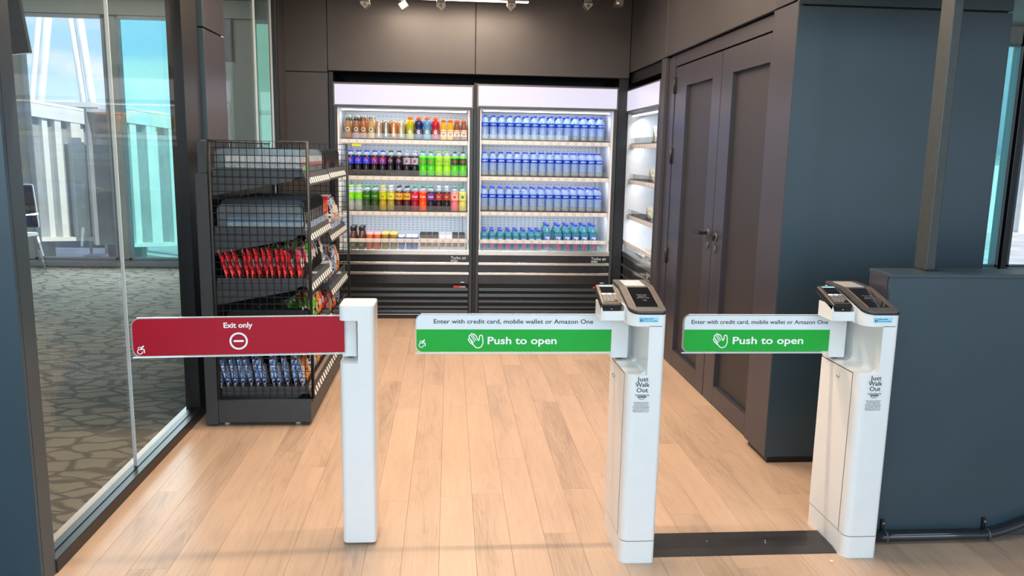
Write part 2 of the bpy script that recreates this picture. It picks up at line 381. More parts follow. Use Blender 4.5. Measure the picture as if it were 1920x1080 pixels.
# ---------------------------------------------------------------- right wall
wr = struct('wall_right', MB().box(1.54, 1.6, 3.5, 7.0, 2.14, 2.9).box(1.545, 1.62, 5.66, 5.76, 0, 2.13).box(1.6, 1.75, 3.76, 5.6, 2.05, 2.14), M_RECESS, label='charcoal panelled right wall above the double doors')
panels(wr, [(5.67, 6.81, 2.13, 2.9), (4.65, 5.67, 2.13, 2.9), (3.76, 4.65, 2.13, 2.9)], 'x', 1.52, .02, M_PANEL)
panels(wr, [(5.655, 5.77, 0, 2.127)], 'x', 1.52, .025, M_PANEL, 'jamb_panel', .001)
part('cooler_reveal', MB().box(1.55, 2.15, 5.70, 5.775, 0, 2.1).box(1.545, 2.15, 6.985, 7.05, 0, 2.12).box(1.545, 2.1, 5.77, 7.0, 2.045, 2.13), M_BLACK, wr)
part('header_board', MB().box(1.548, 1.6, 3.755, 5.62, 2.052, 2.128), M_DOOR, wr)
# column at the near end of the right wall
pc = struct('wall_pillar_right', MB().box(1.535, 2.49, 3.51, 3.75, .012, 3.15), M_RECESS, label='wide slate panelled pillar between doors and counter', cat='wall')
panels(pc, [(1.515, 2.50, .03, 2.104), (1.515, 2.50, 2.110, 3.14)], 'y', 3.49, .02, M_PANEL2, gap=.001)
panels(pc, [(3.49, 3.757, .03, 2.125), (3.49, 3.757, 2.131, 3.0)], 'x', 1.513, .021, M_DOOR, gap=.001)
panels(pc, [(3.49, 3.757, .03, 2.104), (3.49, 3.757, 2.110, 3.14)], 'x', 2.482, .02, M_PANEL2, gap=.001)
part('kick_plate', MB().box(1.53, 2.48, 3.50, 3.74, 0, .03), M_BLACK, pc)

# double doors
def door(y0, y1, py0, py1, name, label, zb):
    d = struct(name, MB().extr([(y0, .006), (y1, .006), (y1, 2.045), (y0, 2.045)], 1.585, 1.60, 'x'), M_DOORIN, label=label, cat='door')
    fr = MB()
    fr.box(1.55, 1.586, y0+.002, py0, .006, 2.045); fr.box(1.55, 1.586, py1, y1-.002, .006, 2.045)
    part('stile', MB().box(1.55, 1.586, y0+.003, py0, .006, 2.043, bevel=.002), M_DOOR, d)
    part('stile', MB().box(1.55, 1.586, py1, y1-.003, .006, 2.043, bevel=.002), M_DOOR, d)
    part('rail', MB().box(1.5505, 1.586, py0, py1, 1.905, 2.043, bevel=.002), M_DOOR, d)
    part('rail', MB().box(1.5505, 1.586, py0, py1, .006, zb, bevel=.002), M_DOOR, d)
    part('inset_panel', MB().box(1.576, 1.588, py0-.004, py1+.004, zb-.004, 1.909), M_DOORIN, d)
    return d
d1 = door(4.553, 5.49, 4.71, 5.235, 'door_1', 'far charcoal shaker door leaf beside the corner cooler', .118)
d2 = door(3.762, 4.547, 3.855, 4.37, 'door_2', 'near charcoal shaker door leaf beside the slate pillar', .118)
struct('trim_2', MB().box(1.545, 1.60, 5.494, 5.655, 0, 2.12).box(1.61, 1.64, 3.76, 5.5, 0, 2.06), M_DOOR, label='charcoal door jamb between far door leaf and corner cooler', cat='trim')
for z in (1.925, 1.447, .748, .17):
    h = MB().lathe([(.009, -.055), (.009, .055)], (1.542, 5.489, z), 10).box(1.545, 1.553, 5.455, 5.525, z-.05, z+.05)
    part('hinge', h, M_BLACK, d1)
def lever(d, yc, z, dirn):
    rose = MB().lathe([(.026, 0), (.026, .006), (.022, .009)], (0, 0, 0), 20).xf(Matrix.Translation((1.55, yc, z)) @ Matrix.Rotation(-PI/2, 4, 'Y'))
    hd = part('door_handle', MB().box(1.487, 1.502, min(yc, yc+dirn*.115), max(yc, yc+dirn*.115), z-.011, z+.011, bevel=.003).box(1.49, 1.55, yc-.009, yc+.009, z-.009, z+.009), M_BLACK, d)
    part('rose', rose, M_GREYP, hd)
lever(d1, 4.615, .995, 1); lever(d2, 4.475, .985, -1)
part('keyhole', MB().lathe([(.022, 0), (.022, .006), (.017, .010)], (0, 0, 0), 18).xf(Matrix.Translation((1.55, 4.615, .925)) @ Matrix.Rotation(-PI/2, 4, 'Y')), M_GREYP, d1)
part('keyhole', MB().lathe([(.020, 0), (.020, .006), (.015, .010)], (0, 0, 0), 18).xf(Matrix.Translation((1.55, 4.475, .915)) @ Matrix.Rotation(-PI/2, 4, 'Y')), M_GREYP, d2)

# ---------------------------------------------------------------- left: shop front pillar, glass wall, far pillar
lp = struct('wall_pillar_left', MB().box(-2.6, -1.345, 2.535, 2.61, 0, 3.15), M_RECESS, label='near slate pillar at the left edge of the picture', cat='wall')
panels(lp, [(-2.6, -1.335, .0, 3.14)], 'y', 2.52, .016, M_PANEL2, gap=.001)
part('side_panel', MB().box(-1.3455, -1.3350, 2.536, 2.612, 0, 3.14), M_PANEL2, lp)
gw = struct('wall_left', MB().box(-1.40, -1.33, 2.612, 4.30, 0, .05, bevel=.003).box(-1.40, -1.33, 4.98, 6.50, 0, .05), M_FRAME, label='glass side wall in dark bronze frames', cat='wall')
part('track_groove', MB().box(-1.388, -1.366, 2.62, 4.27, .0502, .053), M_BLACK, gw)
part('jamb', MB().box(-1.415, -1.345, 4.24, 4.262, 0, 3.1).box(-1.40, -1.365, 4.262, 4.45, 0, 3.1), M_FRAME, gw)
part('jamb', MB().box(-1.395, -1.385, 4.275, 4.30, 0, 3.1).box(-1.44, -1.36, 4.30, 4.56, 0, 3.1, bevel=.003), M_FRAME, gw)
for y0, y1 in ((2.615, 3.428), (3.433, 4.245), (5.0, 5.915), (5.92, 6.44)):
    g = part('glass_pane', MB().box(-1.383, -1.371, y0, y1, .048, 3.1), M_GLASS, gw)
    part('glass_edge', MB().box(-1.384, -1.370, y1-.0045, y1, .049, 3.1), M_GLASSEDGE, g)
part('jamb', MB().box(-1.395, -1.335, 6.44, 6.50, 0, 2.9, bevel=.003), M_FRAME, gw)
part('jamb', MB().box(-1.39, -1.345, 6.505, 6.808, 0, 2.9), M_PANEL, gw)
pf = struct('wall_pillar_far', MB().box(-1.475, -1.355, 4.60, 4.99, 0, 3.1), M_RECESS, label='charcoal pillar between the two glass stretches behind the shelf unit', cat='wall')
panels(pf, [(-1.488, -1.337, 0, 2.086), (-1.488, -1.337, 2.092, 3.1)], 'y', 4.58, .018, M_PANEL2, gap=.001)
panels(pf, [(4.582, 5.0, 0, 2.086), (4.582, 5.0, 2.092, 3.1)], 'x', -1.355, .016, M_DOOR, gap=.001)

# ---------------------------------------------------------------- facade of the concourse (Y = 10)
fa = MB()
for x0, x1 in ((-12, -7.2), (-6.2, -6.07), (-5.13, -5.0), (-4.03, -3.90), (-3.26, -2.33), (-1.6, 5.55), (7.30, 7.44)): fa.box(x0, x1, 9.95, 10.1, 0, 3.3)
fa.box(-12, 12, 9.95, 10.1, 2.935, 3.3).box(-12, 12, 9.95, 10.1, -.02, .065)
struct('wall_facade', fa, M_BEIGE, label='beige outer wall of the concourse around the windows', cat='wall')
wins = [(-7.2, -6.2, M_WGLASS), (-6.07, -5.13, M_CYAN), (-5.0, -4.03, M_WGLASS), (-3.90, -3.26, M_CYAN), (-2.33, -1.6, clear('green_tinted_glass', (.66, .93, .80), (.4, .8, .6), .97, .01, 1.45)), (5.55, 7.30, M_CYAN), (7.44, 11.0, M_WGLASS)]
wl_ = ['plain window at far left behind the near pillar', 'tinted window at far left behind the near pillar', 'clear tall window with white poles outside behind the glass wall', 'cyan tinted tall window right of the clear one, behind the glass wall', 'green tinted narrow window seen above the shelf unit', 'cyan tinted window between slate pillar and dark post', 'bright clear window right of the dark post']
for i, (x0, x1, gm) in enumerate(wins):
    f = MB()
    for a, b, c, d in ((x0, x0+.03, .065, 2.935), (x1-.03, x1, .065, 2.935), (x0, x1, .065, .09), (x0, x1, 2.90, 2.935)): f.box(a, b, 9.92, 10.0, c, d)
    w = struct('window_%d' % (i+1), f, M_SILL, label=wl_[i], cat='window')
    part('pane', MB().box(x0+.02, x1-.02, 9.965, 9.977, .085, 2.91), gm, w)
    part('sill', MB().box(x0-.06, x1+.06, 9.80, 9.93, .0, .06), M_SILL, w)
struct('wall_concourse_right', MB().box(9.0, 9.2, -3.5, 10.1, 0, 3.3), M_BEIGE, label='unseen beige wall added far right to keep the sun out', cat='wall')  # added out of view to block sun patches on the facade wall
struct('trim_3', MB().box(-7.2, -2.3, 9.90, 9.955, 2.94, 3.14), M_BEIGE, label='beige boxing above the concourse windows', cat='trim')
# ================================================================ lights in the shop
for i, (c, w, en) in enumerate(SHOP_LIGHTS):
    x, y, z = c
    r = root('linear_ceiling_light', ['warm linear light glowing along the top of the back wall', 'long linear ceiling light in front of the coolers', 'long linear ceiling light above the shelf unit', 'long linear ceiling light nearest the gates'][i], 'ceiling light', (x, y, z))
    part('housing', MB().box(x-w/2, x+w/2, y-.035, y+.035, z+.004, z+.06, bevel=.003), M_BLACK, r)
    part('diffuser', MB().box(x-w/2+.004, x+w/2-.004, y-.028, y+.028, z, z+.006), mat('lamp_diffuser', (1, .9, .75), .5, noise=0, emit=(1, .84, .60), estr=5), r)
    if z < 2.8:
        for sx in (-.4, .4): part('suspension_rod', MB().tube([(x+sx*w, y, z+.06), (x+sx*w, y, 2.9)], .004, 6), M_BLACK, r)
    else: part('mounting_plate', MB().box(x-.1, x+.1, y-.03, y+.03, z+.06, 2.9), M_BLACK, r)
    o = lamp('lamp', 'AREA', (0, 0, -.006), (math.radians(8 if z < 2.8 else 0), 0, 0), en, WARM, w-.02, .05, parent=r)
# camera housings under the ceiling
def ceiling_sensor(x, y, zb, label):
    r = root('ceiling_camera', label, 'camera', (x, y, zb), 'dark sensor cameras hanging above the coolers')
    part('housing', MB().extr([(x-.034, zb+.035), (x, zb), (x+.034, zb+.035), (x+.034, zb+.05), (x-.034, zb+.05)], y-.04, y+.04, 'y'), M_GREYP, r)
    part('bracket', MB().box(x-.032, x+.032, y-.035, y+.035, zb+.052, zb+.14, bevel=.004), M_BLACK, r)
    part('lens', MB().lathe([(.012, 0), (.012, .006)], (0, 0, 0), 12).xf(Matrix.Translation((x, y-.041, zb+.032)) @ Matrix.Rotation(PI/2, 4, 'X')), M_BLACK, r)
    part('suspension_rod', MB().tube([(x, y, zb+.14), (x, y, 2.9)], .010, 8), M_BLACK, r)
ceiling_sensor(-.629, 6.2, 2.477, 'dark hanging camera left of the small spotlight')
ceiling_sensor(-.073, 6.45, 2.53, 'dark hanging camera just right of the small spotlight')
ceiling_sensor(.476, 6.45, 2.545, 'dark hanging camera lit by the right end of the linear light')
ceiling_sensor(1.036, 6.2, 2.518, 'dark hanging camera right of the linear light')
r = root('track_spotlight', 'small silver square spotlight tilted under the ceiling', 'spotlight', (-.354, 6.15, 2.47))
M_ = Matrix.Translation((-.345, 6.15, 2.505)) @ Matrix.Rotation(math.radians(-35), 4, 'Y')
part('head', MB().box(-.032, .032, -.03, .03, -.028, .028, bevel=.004).xf(M_), mat('satin_silver', (.45, .42, .38), .3, metal=.9), r)
part('joint', MB().tube([(-.36, 6.15, 2.53), (-.385, 6.15, 2.56), (-.375, 6.15, 2.60)], .009, 8), M_STEEL, r)
part('suspension_rod', MB().tube([(-.375, 6.15, 2.595), (-.375, 6.15, 2.9)], .006, 8), M_BLACK, r)
r = root('security_camera', 'black box camera with a white lens in the upper right corner', 'camera', (1.277, 6.2, 2.545))
M_ = Matrix.Translation((1.277, 6.2, 2.59)) @ Matrix.Rotation(math.radians(10), 4, 'Y')
part('housing', MB().box(-.03, .03, -.05, .05, -.035, .045, bevel=.005).xf(M_), M_GREYP, r)
part('lens', MB().box(-.022, -.006, -.054, -.049, -.026, -.014).xf(M_), mat('lens_white', (.9, .9, .95), .2), r)
part('suspension_rod', MB().tube([(1.277, 6.2, 2.63), (1.277, 6.2, 2.9)], .010, 8), M_BLACK, r)

# ================================================================ coolers
M_LIT = mat('lit_header_film', (.12, .12, .14), .3, noise=0, emit=(.84, .80, 1.0), estr=.70)
M_LED = mat('led_strip', (1, 1, 1), .4, noise=0, emit=(.92, .95, 1.0), estr=2.2)
M_SLOT = mat('slot_shadow', (.12, .13, .15), .6, noise=0)
M_RAIL = mat('rail_plastic', (.60, .57, .56), .4, noise=.04)
M_STOP = clear('clear_stop', (.96, .98, .98), (.8, .85, .88), .96, .02, 1.35)
M_LOUV = mat('black_louver', (.060, .055, .052), .28, metal=.6, noise=.05)
M_BLKPAN = mat('black_glossy_panel', (.012, .014, .017), .22, noise=.05, coat=.3)
def cooler(name, label, w, shelves, full=True, tags=15, lightE=1.7, dz=0.0):
    r = root(name, label, 'refrigerator', (0, 0, 0))
    t = .03
    part('cabinet', MB().box(0, t, 0, .66, .0, 2.0+dz).box(w-t, w, 0, .66, .0, 2.0+dz).box(t, w-t, .60, .66, 0, 2.0+dz).box(t, w-t, 0.012, .60, 1.80+dz, 2.0+dz).box(t, w-t, .03, .60, .02, .56), M_BLACK, r)
    part('liner', MB().box(t, t+.012, .02, .58, .56, 1.80+dz).box(w-t-.012, w-t, .02, .58, .56, 1.80+dz).box(t, w-t, .53, .60, .56, 1.80+dz).box(t, w-t, .05, .55, 1.785+dz, 1.80+dz).box(t, w-t, .05, .55, .56, .585), M_LINER, r)
    # header light box
    h = part('header_box', MB().box(0.0, w, -.012, .012, 1.803+dz, 1.993+dz, bevel=.002), M_GREYP, r)
    part('lit_panel', MB().box(.014, w-.014, -.0145, -.010, 1.817+dz, 1.980+dz), M_LIT, h)
    # frame edges
    for x0 in (.004, w-.028): part('frame_post', MB().box(x0, x0+.024, -.012, 0, .0, 1.80+dz, bevel=.003), M_GREYMETAL, r)
    # back panel: dashes of air slots (dark boxes coloured as the shade in the holes, one joined part)
    sl = MB(); z0s = sorted(shelves)+[1.80+dz]
    rows = []
    lo = .60
    for s_, n_ in zip(z0s, (8, 3, 3, 3)):
        for k in range(n_): rows.append(s_-.055-k*(.022 if n_ == 8 else .036))
    nx = int((w-.16)/.0385)
    for z in rows:
        for i in range(nx):
            x = .085+i*.0385; sl.box(x, x+.017, .527, .531, z, z+.0035)
    part('air_slots', sl, M_SLOT, r, kind='stuff')
    for x0 in (.075, w-.079): part('side_track', MB().box(x0, x0+.004, .526, .531, .62, 1.74), M_SLOT, r)
    # LED strips
    part('led_strip', MB().box(.06, w-.06, .055, .075, 1.774+dz, 1.784+dz), M_LED, r)
    for k, z in enumerate([1.77+dz]+sorted(shelves, reverse=True)):
        o = lamp('cooler_lamp', 'AREA', (w/2, .11, z-.022), (math.radians(28), 0, 0), lightE*(1.25 if k == 0 else 1.0), (.88, .93, 1.0), w-.12, .03, parent=r)
    # shelves
    def rail(z, y, sh, n=tags):
        q = part('price_rail', MB().box(.045, w-.045, y-.006, y+.004, z-.020, z+.016, bevel=.001), M_RAIL, sh)
        return q
    for z in shelves:
        sh = part('shelf', MB().box(.045, w-.045, .058, .50, z-.010, z), M_SHELFM, r)
        rail(z-.022, .050, sh)
        part('clear_stop', MB().box(.05, w-.05, .052, .054, z, z+.045), M_STOP, sh)
    # price tags on rails: children of the cooler
    tagm = MB().extr(rrect(-.019, .019, -.011, .011, .009, 3), -.0015, 0, 'y')
    tme = mesh_of(tagm, 'price_tag', Vector((0, 0, 0))); tme.materials.append(M_TAG)
    prm = MB().box(-.011, .011, -.0022, -.0015, -.0016, .0016); pm = mesh_of(prm, 'price_print', Vector((0, 0, 0))); pm.materials.append(mat('grey_print', (.28, .22, .22), .5, noise=0))
    for z, y in [(s_-.024, .0435) for s_ in shelves]+[(.682, .0135)]:
        for i in range(tags):
            x = .085+(w-.17)*i/(tags-1)
            o = bpy.data.objects.new('price_tag', tme); COL.objects.link(o); o.parent = r; o.location = (x, y, z)
            q = bpy.data.objects.new('price_print', pm); COL.objects.link(q); q.parent = o
    # deck, front glass, fence
    dk = part('deck', MB().box(t, w-t, .02, .53, .585, .600), M_LINER, r)
    part('front_glass', MB().box(t+.004, w-t-.004, .022, .028, .60, .668), clear('cooler_front_glass', (.96, .98, .98), (.8, .9, .9), .95, .02, 1.4), r)
    part('front_rail', MB().box(t+.002, w-t-.002, .015, .030, .666, .698, bevel=.001), M_RAIL, r)
    fe = MB()
    for i in range(int((w-.1)/.0125)): fe.box(.05+i*.0125, .052+i*.0125, .040, .042, .60, .632)
    part('wire_fence', fe, M_CHROME, r, kind='stuff')
    part('steel_sill', MB().box(.02, w-.02, -.004, .03, .563, .606, bevel=.004), M_STEEL, r)
    for a, b in ((.502, .562), (.415, .478), (.312, .390)): part('front_panel', MB().box(.02, w-.02, .0, .03, a, b, bevel=.001), M_BLKPAN, r)
    for a, b in ((.478, .501), (.391, .413)): part('steel_strip', MB().box(.02, w-.02, -.008, .03, a, b, bevel=.003), M_STEEL, r)
    part('grille_backing', MB().box(.03, w-.03, .025, .03, .02, .312), M_RECESS, r)
    for a, b in ((.249, .274), (.197, .223), (.145, .166), (.094, .114), (.054, .078)):
        part('louver', MB().extr([(-.002, a), (.012, a-.004), (.024, b), (.004, b)], .035, w-.035, 'x'), M_LOUV, r)
    part('kick_trim', MB().box(.03, w-.03, -.002, .02, .036, .042), M_STEEL, r)
    part('kick_plate', MB().box(.01, w-.01, .004, .03, 0, .036), M_BLACK, r)
    lg = text('Turbo air', (w-.185, 0, .528), w=.135, h=.034, bold=.02)
    part('lettering', lg, mat('logo_silver', (.45, .5, .56), .3), r)
    part('badge', MB().box(w-.185, w-.128, -.0015, 0, .506, .522), mat('badge_green', (.22, .36, .24), .4), r)
    part('warning_label', MB().box(w-.160, w-.108, -.0015, 0, .276, .294), mat('red_label', (.60, .03, .04), .4), r)
    part('info_label', MB().box(w-.106, w-.055, -.0015, 0, .277, .291), mat('pink_label', (.45, .3, .3), .4), r)
    part('small_plate', MB().box(w-.100, w-.066, -.0015, 0, .322, .328), M_TAG, r)
    return r
SH1 = [1.543, 1.237, .936]; SH2 = [1.555, 1.249, .946]
FX1, FX2, FY = -.965, .226, 6.81
c1 = cooler('open_cooler', 'left tall open cooler with sodas, juices and coffee', 1.165, SH1, tags=16)
c1.location = (FX1, FY, 0)
c2 = cooler('open_cooler', 'middle tall open cooler filled with blue capped water bottles', 1.205, SH2, dz=.014)
c2.location = (FX2, FY, 0)
c3 = cooler('open_cooler', 'corner open cooler set in the right wall, mostly empty', 1.20, [1.545, 1.24, .93], tags=12)
c3.location = (1.53, 6.98, 0); c3.rotation_euler = (0, 0, -PI/2)
for o in list(c3.children):
    if o.name.startswith(('clear_stop',)): bpy.data.objects.remove(o)
# small yellow note under the first shelf
thing('shelf_note', MB().box(-.825, -.745, 6.862, 6.864, 1.478, 1.508), mat('yellow_note', (.8, .85, .05), .5), 'yellow and white note hanging under the top shelf of the left cooler', 'note')

# ---------------------------------------------------------------- bottles and cans
def curved(s, R, zc, w, h, m, parent, bold=.02, name='lettering', flip=False):
    v, f = text2d(s, bold); x0 = min(p.x for p in v); x1 = max(p.x for p in v); y0 = min(p.y for p in v); y1 = max(p.y for p in v)
    mb = MB(); P = []
    for p in v:
        a = ((p.x-(x0+x1)/2)/(x1-x0)*w)/R; z = zc+((p.y-y0)/(y1-y0)-.5)*h
        P.append((R*math.sin(a), -R*math.cos(a), z))
    mb.add(P, f); return part(name, mb, m, parent)
def disc_on(R, zc, r0, m, parent, name, a0=0, a1=360, dx=0, k=1.0, sq=1.0):
    P = [(0, 0)]+[(r0*math.cos(math.radians(a0+(a1-a0)*i/14)), sq*r0*math.sin(math.radians(a0+(a1-a0)*i/14))) for i in range(15)]
    P = [(R*k*math.sin((p[0]+dx)/R), -R*k*math.cos((p[0]+dx)/R), zc+p[1]) for p in P]
    mb = MB(); mb.add(P, [(0, i, i+1) for i in range(1, 15)]); return part(name, mb, m, parent)
M_PET = clear('clear_pet', (.93, .97, 1.0), (.75, .87, 1.0), .72, .05, 1.35)
M_WATER = clear('water_bottle_body', (.74, .87, 1.0), (.50, .68, .95), .58, .05, 1.35)
M_BASEP = clear('water_bottle_base', (.80, .86, .90), (.62, .68, .72), .6, .04, 1.5)
M_BCAP = mat('blue_cap', (.075, .085, .80), .35, noise=.02)
def col(name, c, **k): return mat(name, srgb(*c), k.pop('rough', .2), noise=.03, **k)
def bottle(name, label, cat, H=.21, R=.033, liquid=None, lab=None, labz=(.45, .72), cap=None, capr=.0150, style='soda', txt=None, txtm=None, txth=.014, txtw=.05, deco=None, fill=.80, capname='cap'):
    r = root(name, label, cat)
    if style == 'soda':
        up_ = [(.031/.033, .0), (1, .02), (1, .30), (.90, .40), (.97, .47), (1, .52), (1, .72), (.86, .80), (.58, .88), (.40, .93)]
        low = [p for p in up_ if p[1] <= fill]
        part('liquid', MB().lathe([(R*a, H*b) for a, b in low], seg=18), liquid, r)
        top = [low[-1]]+[p for p in up_ if p[1] > fill]
        part('shoulder', MB().lathe([(R*a, H*b) for a, b in top]+[(R*.38, H*.95)], seg=18), M_PET, r)
    elif style == 'water':
        part('body', MB().lathe([(R*.98, H*.18), (R, H*.22), (R*.95, H*.3), (R, H*.38), (R*.96, H*.45), (R, H*.5), (R, H*.72), (R*.86, H*.80), (R*.55, H*.88), (R*.38, H*.93), (R*.38, H*.95)], seg=18), liquid, r)
        part('ribbed_base', MB().lathe([(R*.7, 0), (R*.92, .006), (R, .014), (R*.93, .02), (R, .027), (R*.94, .033), (R*.98, H*.18)], seg=18), M_BASEP, r)
    elif style == 'square':
        part('body', MB().extr(rrect(-R, R, -R, R, R*.35, 3), 0, H*.66, 'z').lathe([(R*1.02, H*.66), (R*.9, H*.74), (R*.45, H*.86), (R*.38, H*.92)], seg=16), liquid, r)
    elif style == 'sport':
        part('liquid', MB().lathe([(R*.93, 0), (R, .01), (R, H*.30), (R*.93, H*.40), (R*.93, H*.55), (R*1.02, H*.62), (R, H*.74), (R*.72, H*.84), (R*.48, H*.87)], seg=18), liquid, r)
    elif style == 'milk':
        part('liquid', MB().lathe([(R*.93, 0), (R, .008), (R*1.0, H*.5), (R*.93, H*.62), (R*.78, H*.74), (R*.66, H*.86), (R*.66, H*.92)], seg=18), liquid, r)
    elif style == 'can':
        part('body', MB().lathe([(R*.82, 0), (R, .008), (R, H*.90), (R*.86, H*.97)], seg=18), liquid, r)
        part('can_rim', MB().lathe([(R*.86, H*.97), (R*.88, H*.99), (R*.84, H), (R*.82, H*.985)], seg=18), M_STEEL, r)
    elif style == 'juice':
        part('liquid', MB().lathe([(R*.93, 0), (R, .008), (R, H*.60), (R*.90, H*.70), (R*.66, H*.82), (R*.64, H*.86)], seg=18), liquid, r)
    if cap:
        cr_ = capr; z0 = H*(.93 if style in ('soda', 'water', 'square') else .86); z1 = H
        part(capname, MB().lathe([(cr_, z0), (cr_, z1-.002), (cr_*.9, z1)], seg=14), cap, r)
    if lab:
        lb = part('label', MB().lathe([(R*1.012, H*labz[0]), (R*1.012, H*labz[1])], seg=20, cap=False) if style != 'square' else MB().box(-R*.8, R*.8, -R-.0008, -R, H*labz[0], H*labz[1]), lab, r)
        zc = H*(labz[0]+labz[1])/2
        if txt: curved(txt, (R*1.03 if style != 'square' else R*3), zc, txtw, txth, txtm or M_PRINTW, lb)
        if deco == 'globe':
            g = disc_on(R*1.022, zc, .0155, M_PRINTW, lb, 'emblem')
            disc_on(R*1.030, zc+.003, .0135, col('globe_red', (215, 30, 50)), lb, 'emblem_top', 0, 180, sq=.85)
            disc_on(R*1.030, zc-.003, .0135, col('globe_blue', (40, 50, 190)), lb, 'emblem_base', 180, 360, sq=.85)
            curved('PEPSI', R*1.035, zc, .020, .0055, M_PRINTK, lb, bold=.03)
        elif deco == 'dot': disc_on(R*1.025, zc, .012, txtm or M_PRINTW, lb, 'emblem')
    elif txt: 
        p0 = r.children[0]; curved(txt, R*1.03, H*.42, txtw, txth, txtm or M_PRINTW, p0)
    if deco == 'leaf' and not lab: pass
    return r
used = {}
def row_fill(protos, xs, y0, z, shelfname, coolname, depth, dy, jitter=.0):
    """front-to-back files of bottles: protos[i] = (root, short description)"""
    for i, ((p, desc), x) in enumerate(zip(protos, xs)):
        for d in range(depth):
            where = '%s file from left' % ordn(i)
            lbl = ('%s, front, %s, %s, %s' if d == 0 else '%s, '+ordn(d)+' row back, %s, %s, %s') % (desc, where, shelfname, coolname)
            words = lbl.split()
            lx = x+(random.uniform(-jitter, jitter)); ly = y0+d*dy
            proto_place(p, used, (lx, ly, z), lbl, '%s on the %s of the %s' % (desc+'s', shelfname, coolname))
B = {}
def prot(key, *a, **k): B[key] = bottle(*a, **k); return B[key]
cap_blue = col('cap_soda_blue', (78, 80, 225)); cap_grey = col('cap_grey', (75, 85, 85)); cap_silver = col('cap_silver', (190, 195, 215)); cap_green = col('cap_green', (25, 160, 90)); cap_lime = col('cap_lime', (150, 235, 30)); cap_orange = col('cap_orange', (240, 125, 50)); cap_white = col('cap_white', (225, 228, 245)); cap_yellow = col('cap_yellow', (235, 225, 20)); cap_black = col('cap_black', (35, 38, 40))
cola = col('cola_liquid', (26, 18, 24), rough=.12); green_l = col('green_soda', (80, 205, 20), rough=.12); lime_l = col('lime_soda', (150, 225, 30), rough=.12)
A_ = 'bottle'
prot('cola_blue', 'soda_bottle', '', A_, liquid=cola, lab=col('lab_blue', (50, 60, 215)), cap=cap_blue, deco='globe')
prot('cola_cherry', 'soda_bottle', '', A_, liquid=cola, lab=col('lab_cherry', (120, 40, 130)), cap=cap_blue, deco='globe')
prot('cola_black', 'soda_bottle', '', A_, liquid=cola, lab=col('lab_black', (30, 28, 36)), cap=cap_grey, deco='globe')
prot('cola_silver', 'soda_bottle', '', A_, liquid=cola, lab=col('lab_silver', (165, 165, 185)), cap=cap_silver, deco='globe')
redp = col('print_red', (215, 45, 40)); navyp = col('print_navy', (30, 30, 90)); yelp = col('print_yellow', (245, 225, 60))
prot('dew_green', 'soda_bottle', '', A_, liquid=green_l, lab=col('lab_green', (60, 175, 50)), cap=cap_green, txt='DEW', txth=.016, txtw=.036, txtm=redp)
prot('dew_lime', 'soda_bottle', '', A_, liquid=lime_l, lab=col('lab_lime', (130, 215, 60)), cap=cap_lime, txt='DEW', txth=.016, txtw=.036, txtm=redp)
prot('dew_dark', 'soda_bottle', '', A_, liquid=green_l, lab=col('lab_dkgreen', (45, 75, 45)), cap=cap_grey, txt='DEW', txth=.016, txtw=.036, txtm=redp)
clearl = clear('pale_soda', (.88, .93, .90), (.65, .72, .70), .55, .05, 1.35)
prot('lemon', 'soda_bottle', '', A_, liquid=clearl, lab=col('lab_lemon', (120, 220, 40)), cap=cap_lime, txt='Starry', txtw=.04, txth=.014, txtm=yelp)
prot('ginger', 'soda_bottle', '', A_, liquid=col('ginger_l', (50, 75, 35)), lab=col('lab_dkg', (40, 110, 40)), cap=cap_green, txt='Schweppes', txtw=.05, txth=.012, txtm=yelp)
prot('iced_tea_lime', 'soda_bottle', '', A_, liquid=col('tea_lime_l', (175, 150, 40)), lab=col('lab_tea', (175, 205, 30)), cap=cap_yellow, txt='tea', txtm=redp, txtw=.03)
prot('iced_tea_pale', 'soda_bottle', '', A_, liquid=col('tea_pale_l', (160, 145, 55)), lab=col('lab_tea2', (205, 215, 80)), cap=cap_white, txt='tea', txtm=redp, txtw=.03)
prot('dark_tea', 'soda_bottle', '', A_, liquid=col('dark_tea_l', (80, 35, 28)), lab=col('lab_dt', (220, 170, 60)), cap=cap_black, txt='Pure', txtm=navyp, txtw=.045, txth=.018)
prot('crush_red', 'soda_bottle', '', A_, liquid=col('crush_red_l', (150, 15, 45)), lab=col('lab_cr', (205, 40, 85)), cap=cap_green, txt='Crush', txtw=.048, txth=.017)
prot('crush_orange', 'soda_bottle', '', A_, liquid=col('crush_or_l', (245, 85, 20)), lab=col('lab_co', (235, 75, 25)), cap=cap_green, txt='Crush', txtw=.048, txth=.017)
prot('crush_grape', 'soda_bottle', '', A_, liquid=col('crush_gr_l', (45, 22, 50)), lab=col('lab_cg', (115, 60, 165)), cap=cap_green, txt='Crush', txtw=.048, txth=.017)
prot('root_beer', 'soda_bottle', '', A_, liquid=col('rb_l', (38, 18, 18)), lab=col('lab_rb', (165, 60, 60)), cap=cap_white, txt='Dr', txtw=.026, txtm=col('print_cream', (230, 200, 160)))
prot('pink_lemonade', 'soda_bottle', '', A_, liquid=col('pl_l', (225, 115, 130)), lab=col('lab_pl', (230, 180, 175)), cap=cap_green, deco='dot', txtm=redp)
prot('lemonade', 'soda_bottle', '', A_, liquid=col('le_l', (205, 205, 105)), lab=col('lab_le', (205, 215, 120)), cap=cap_green, deco='dot', txtm=col('print_green', (60, 130, 60)))
coff = dict(H=.19, R=.031, style='milk', cap=col('cap_tin', (175, 185, 180), metal=.6), capr=.022, txt=None)
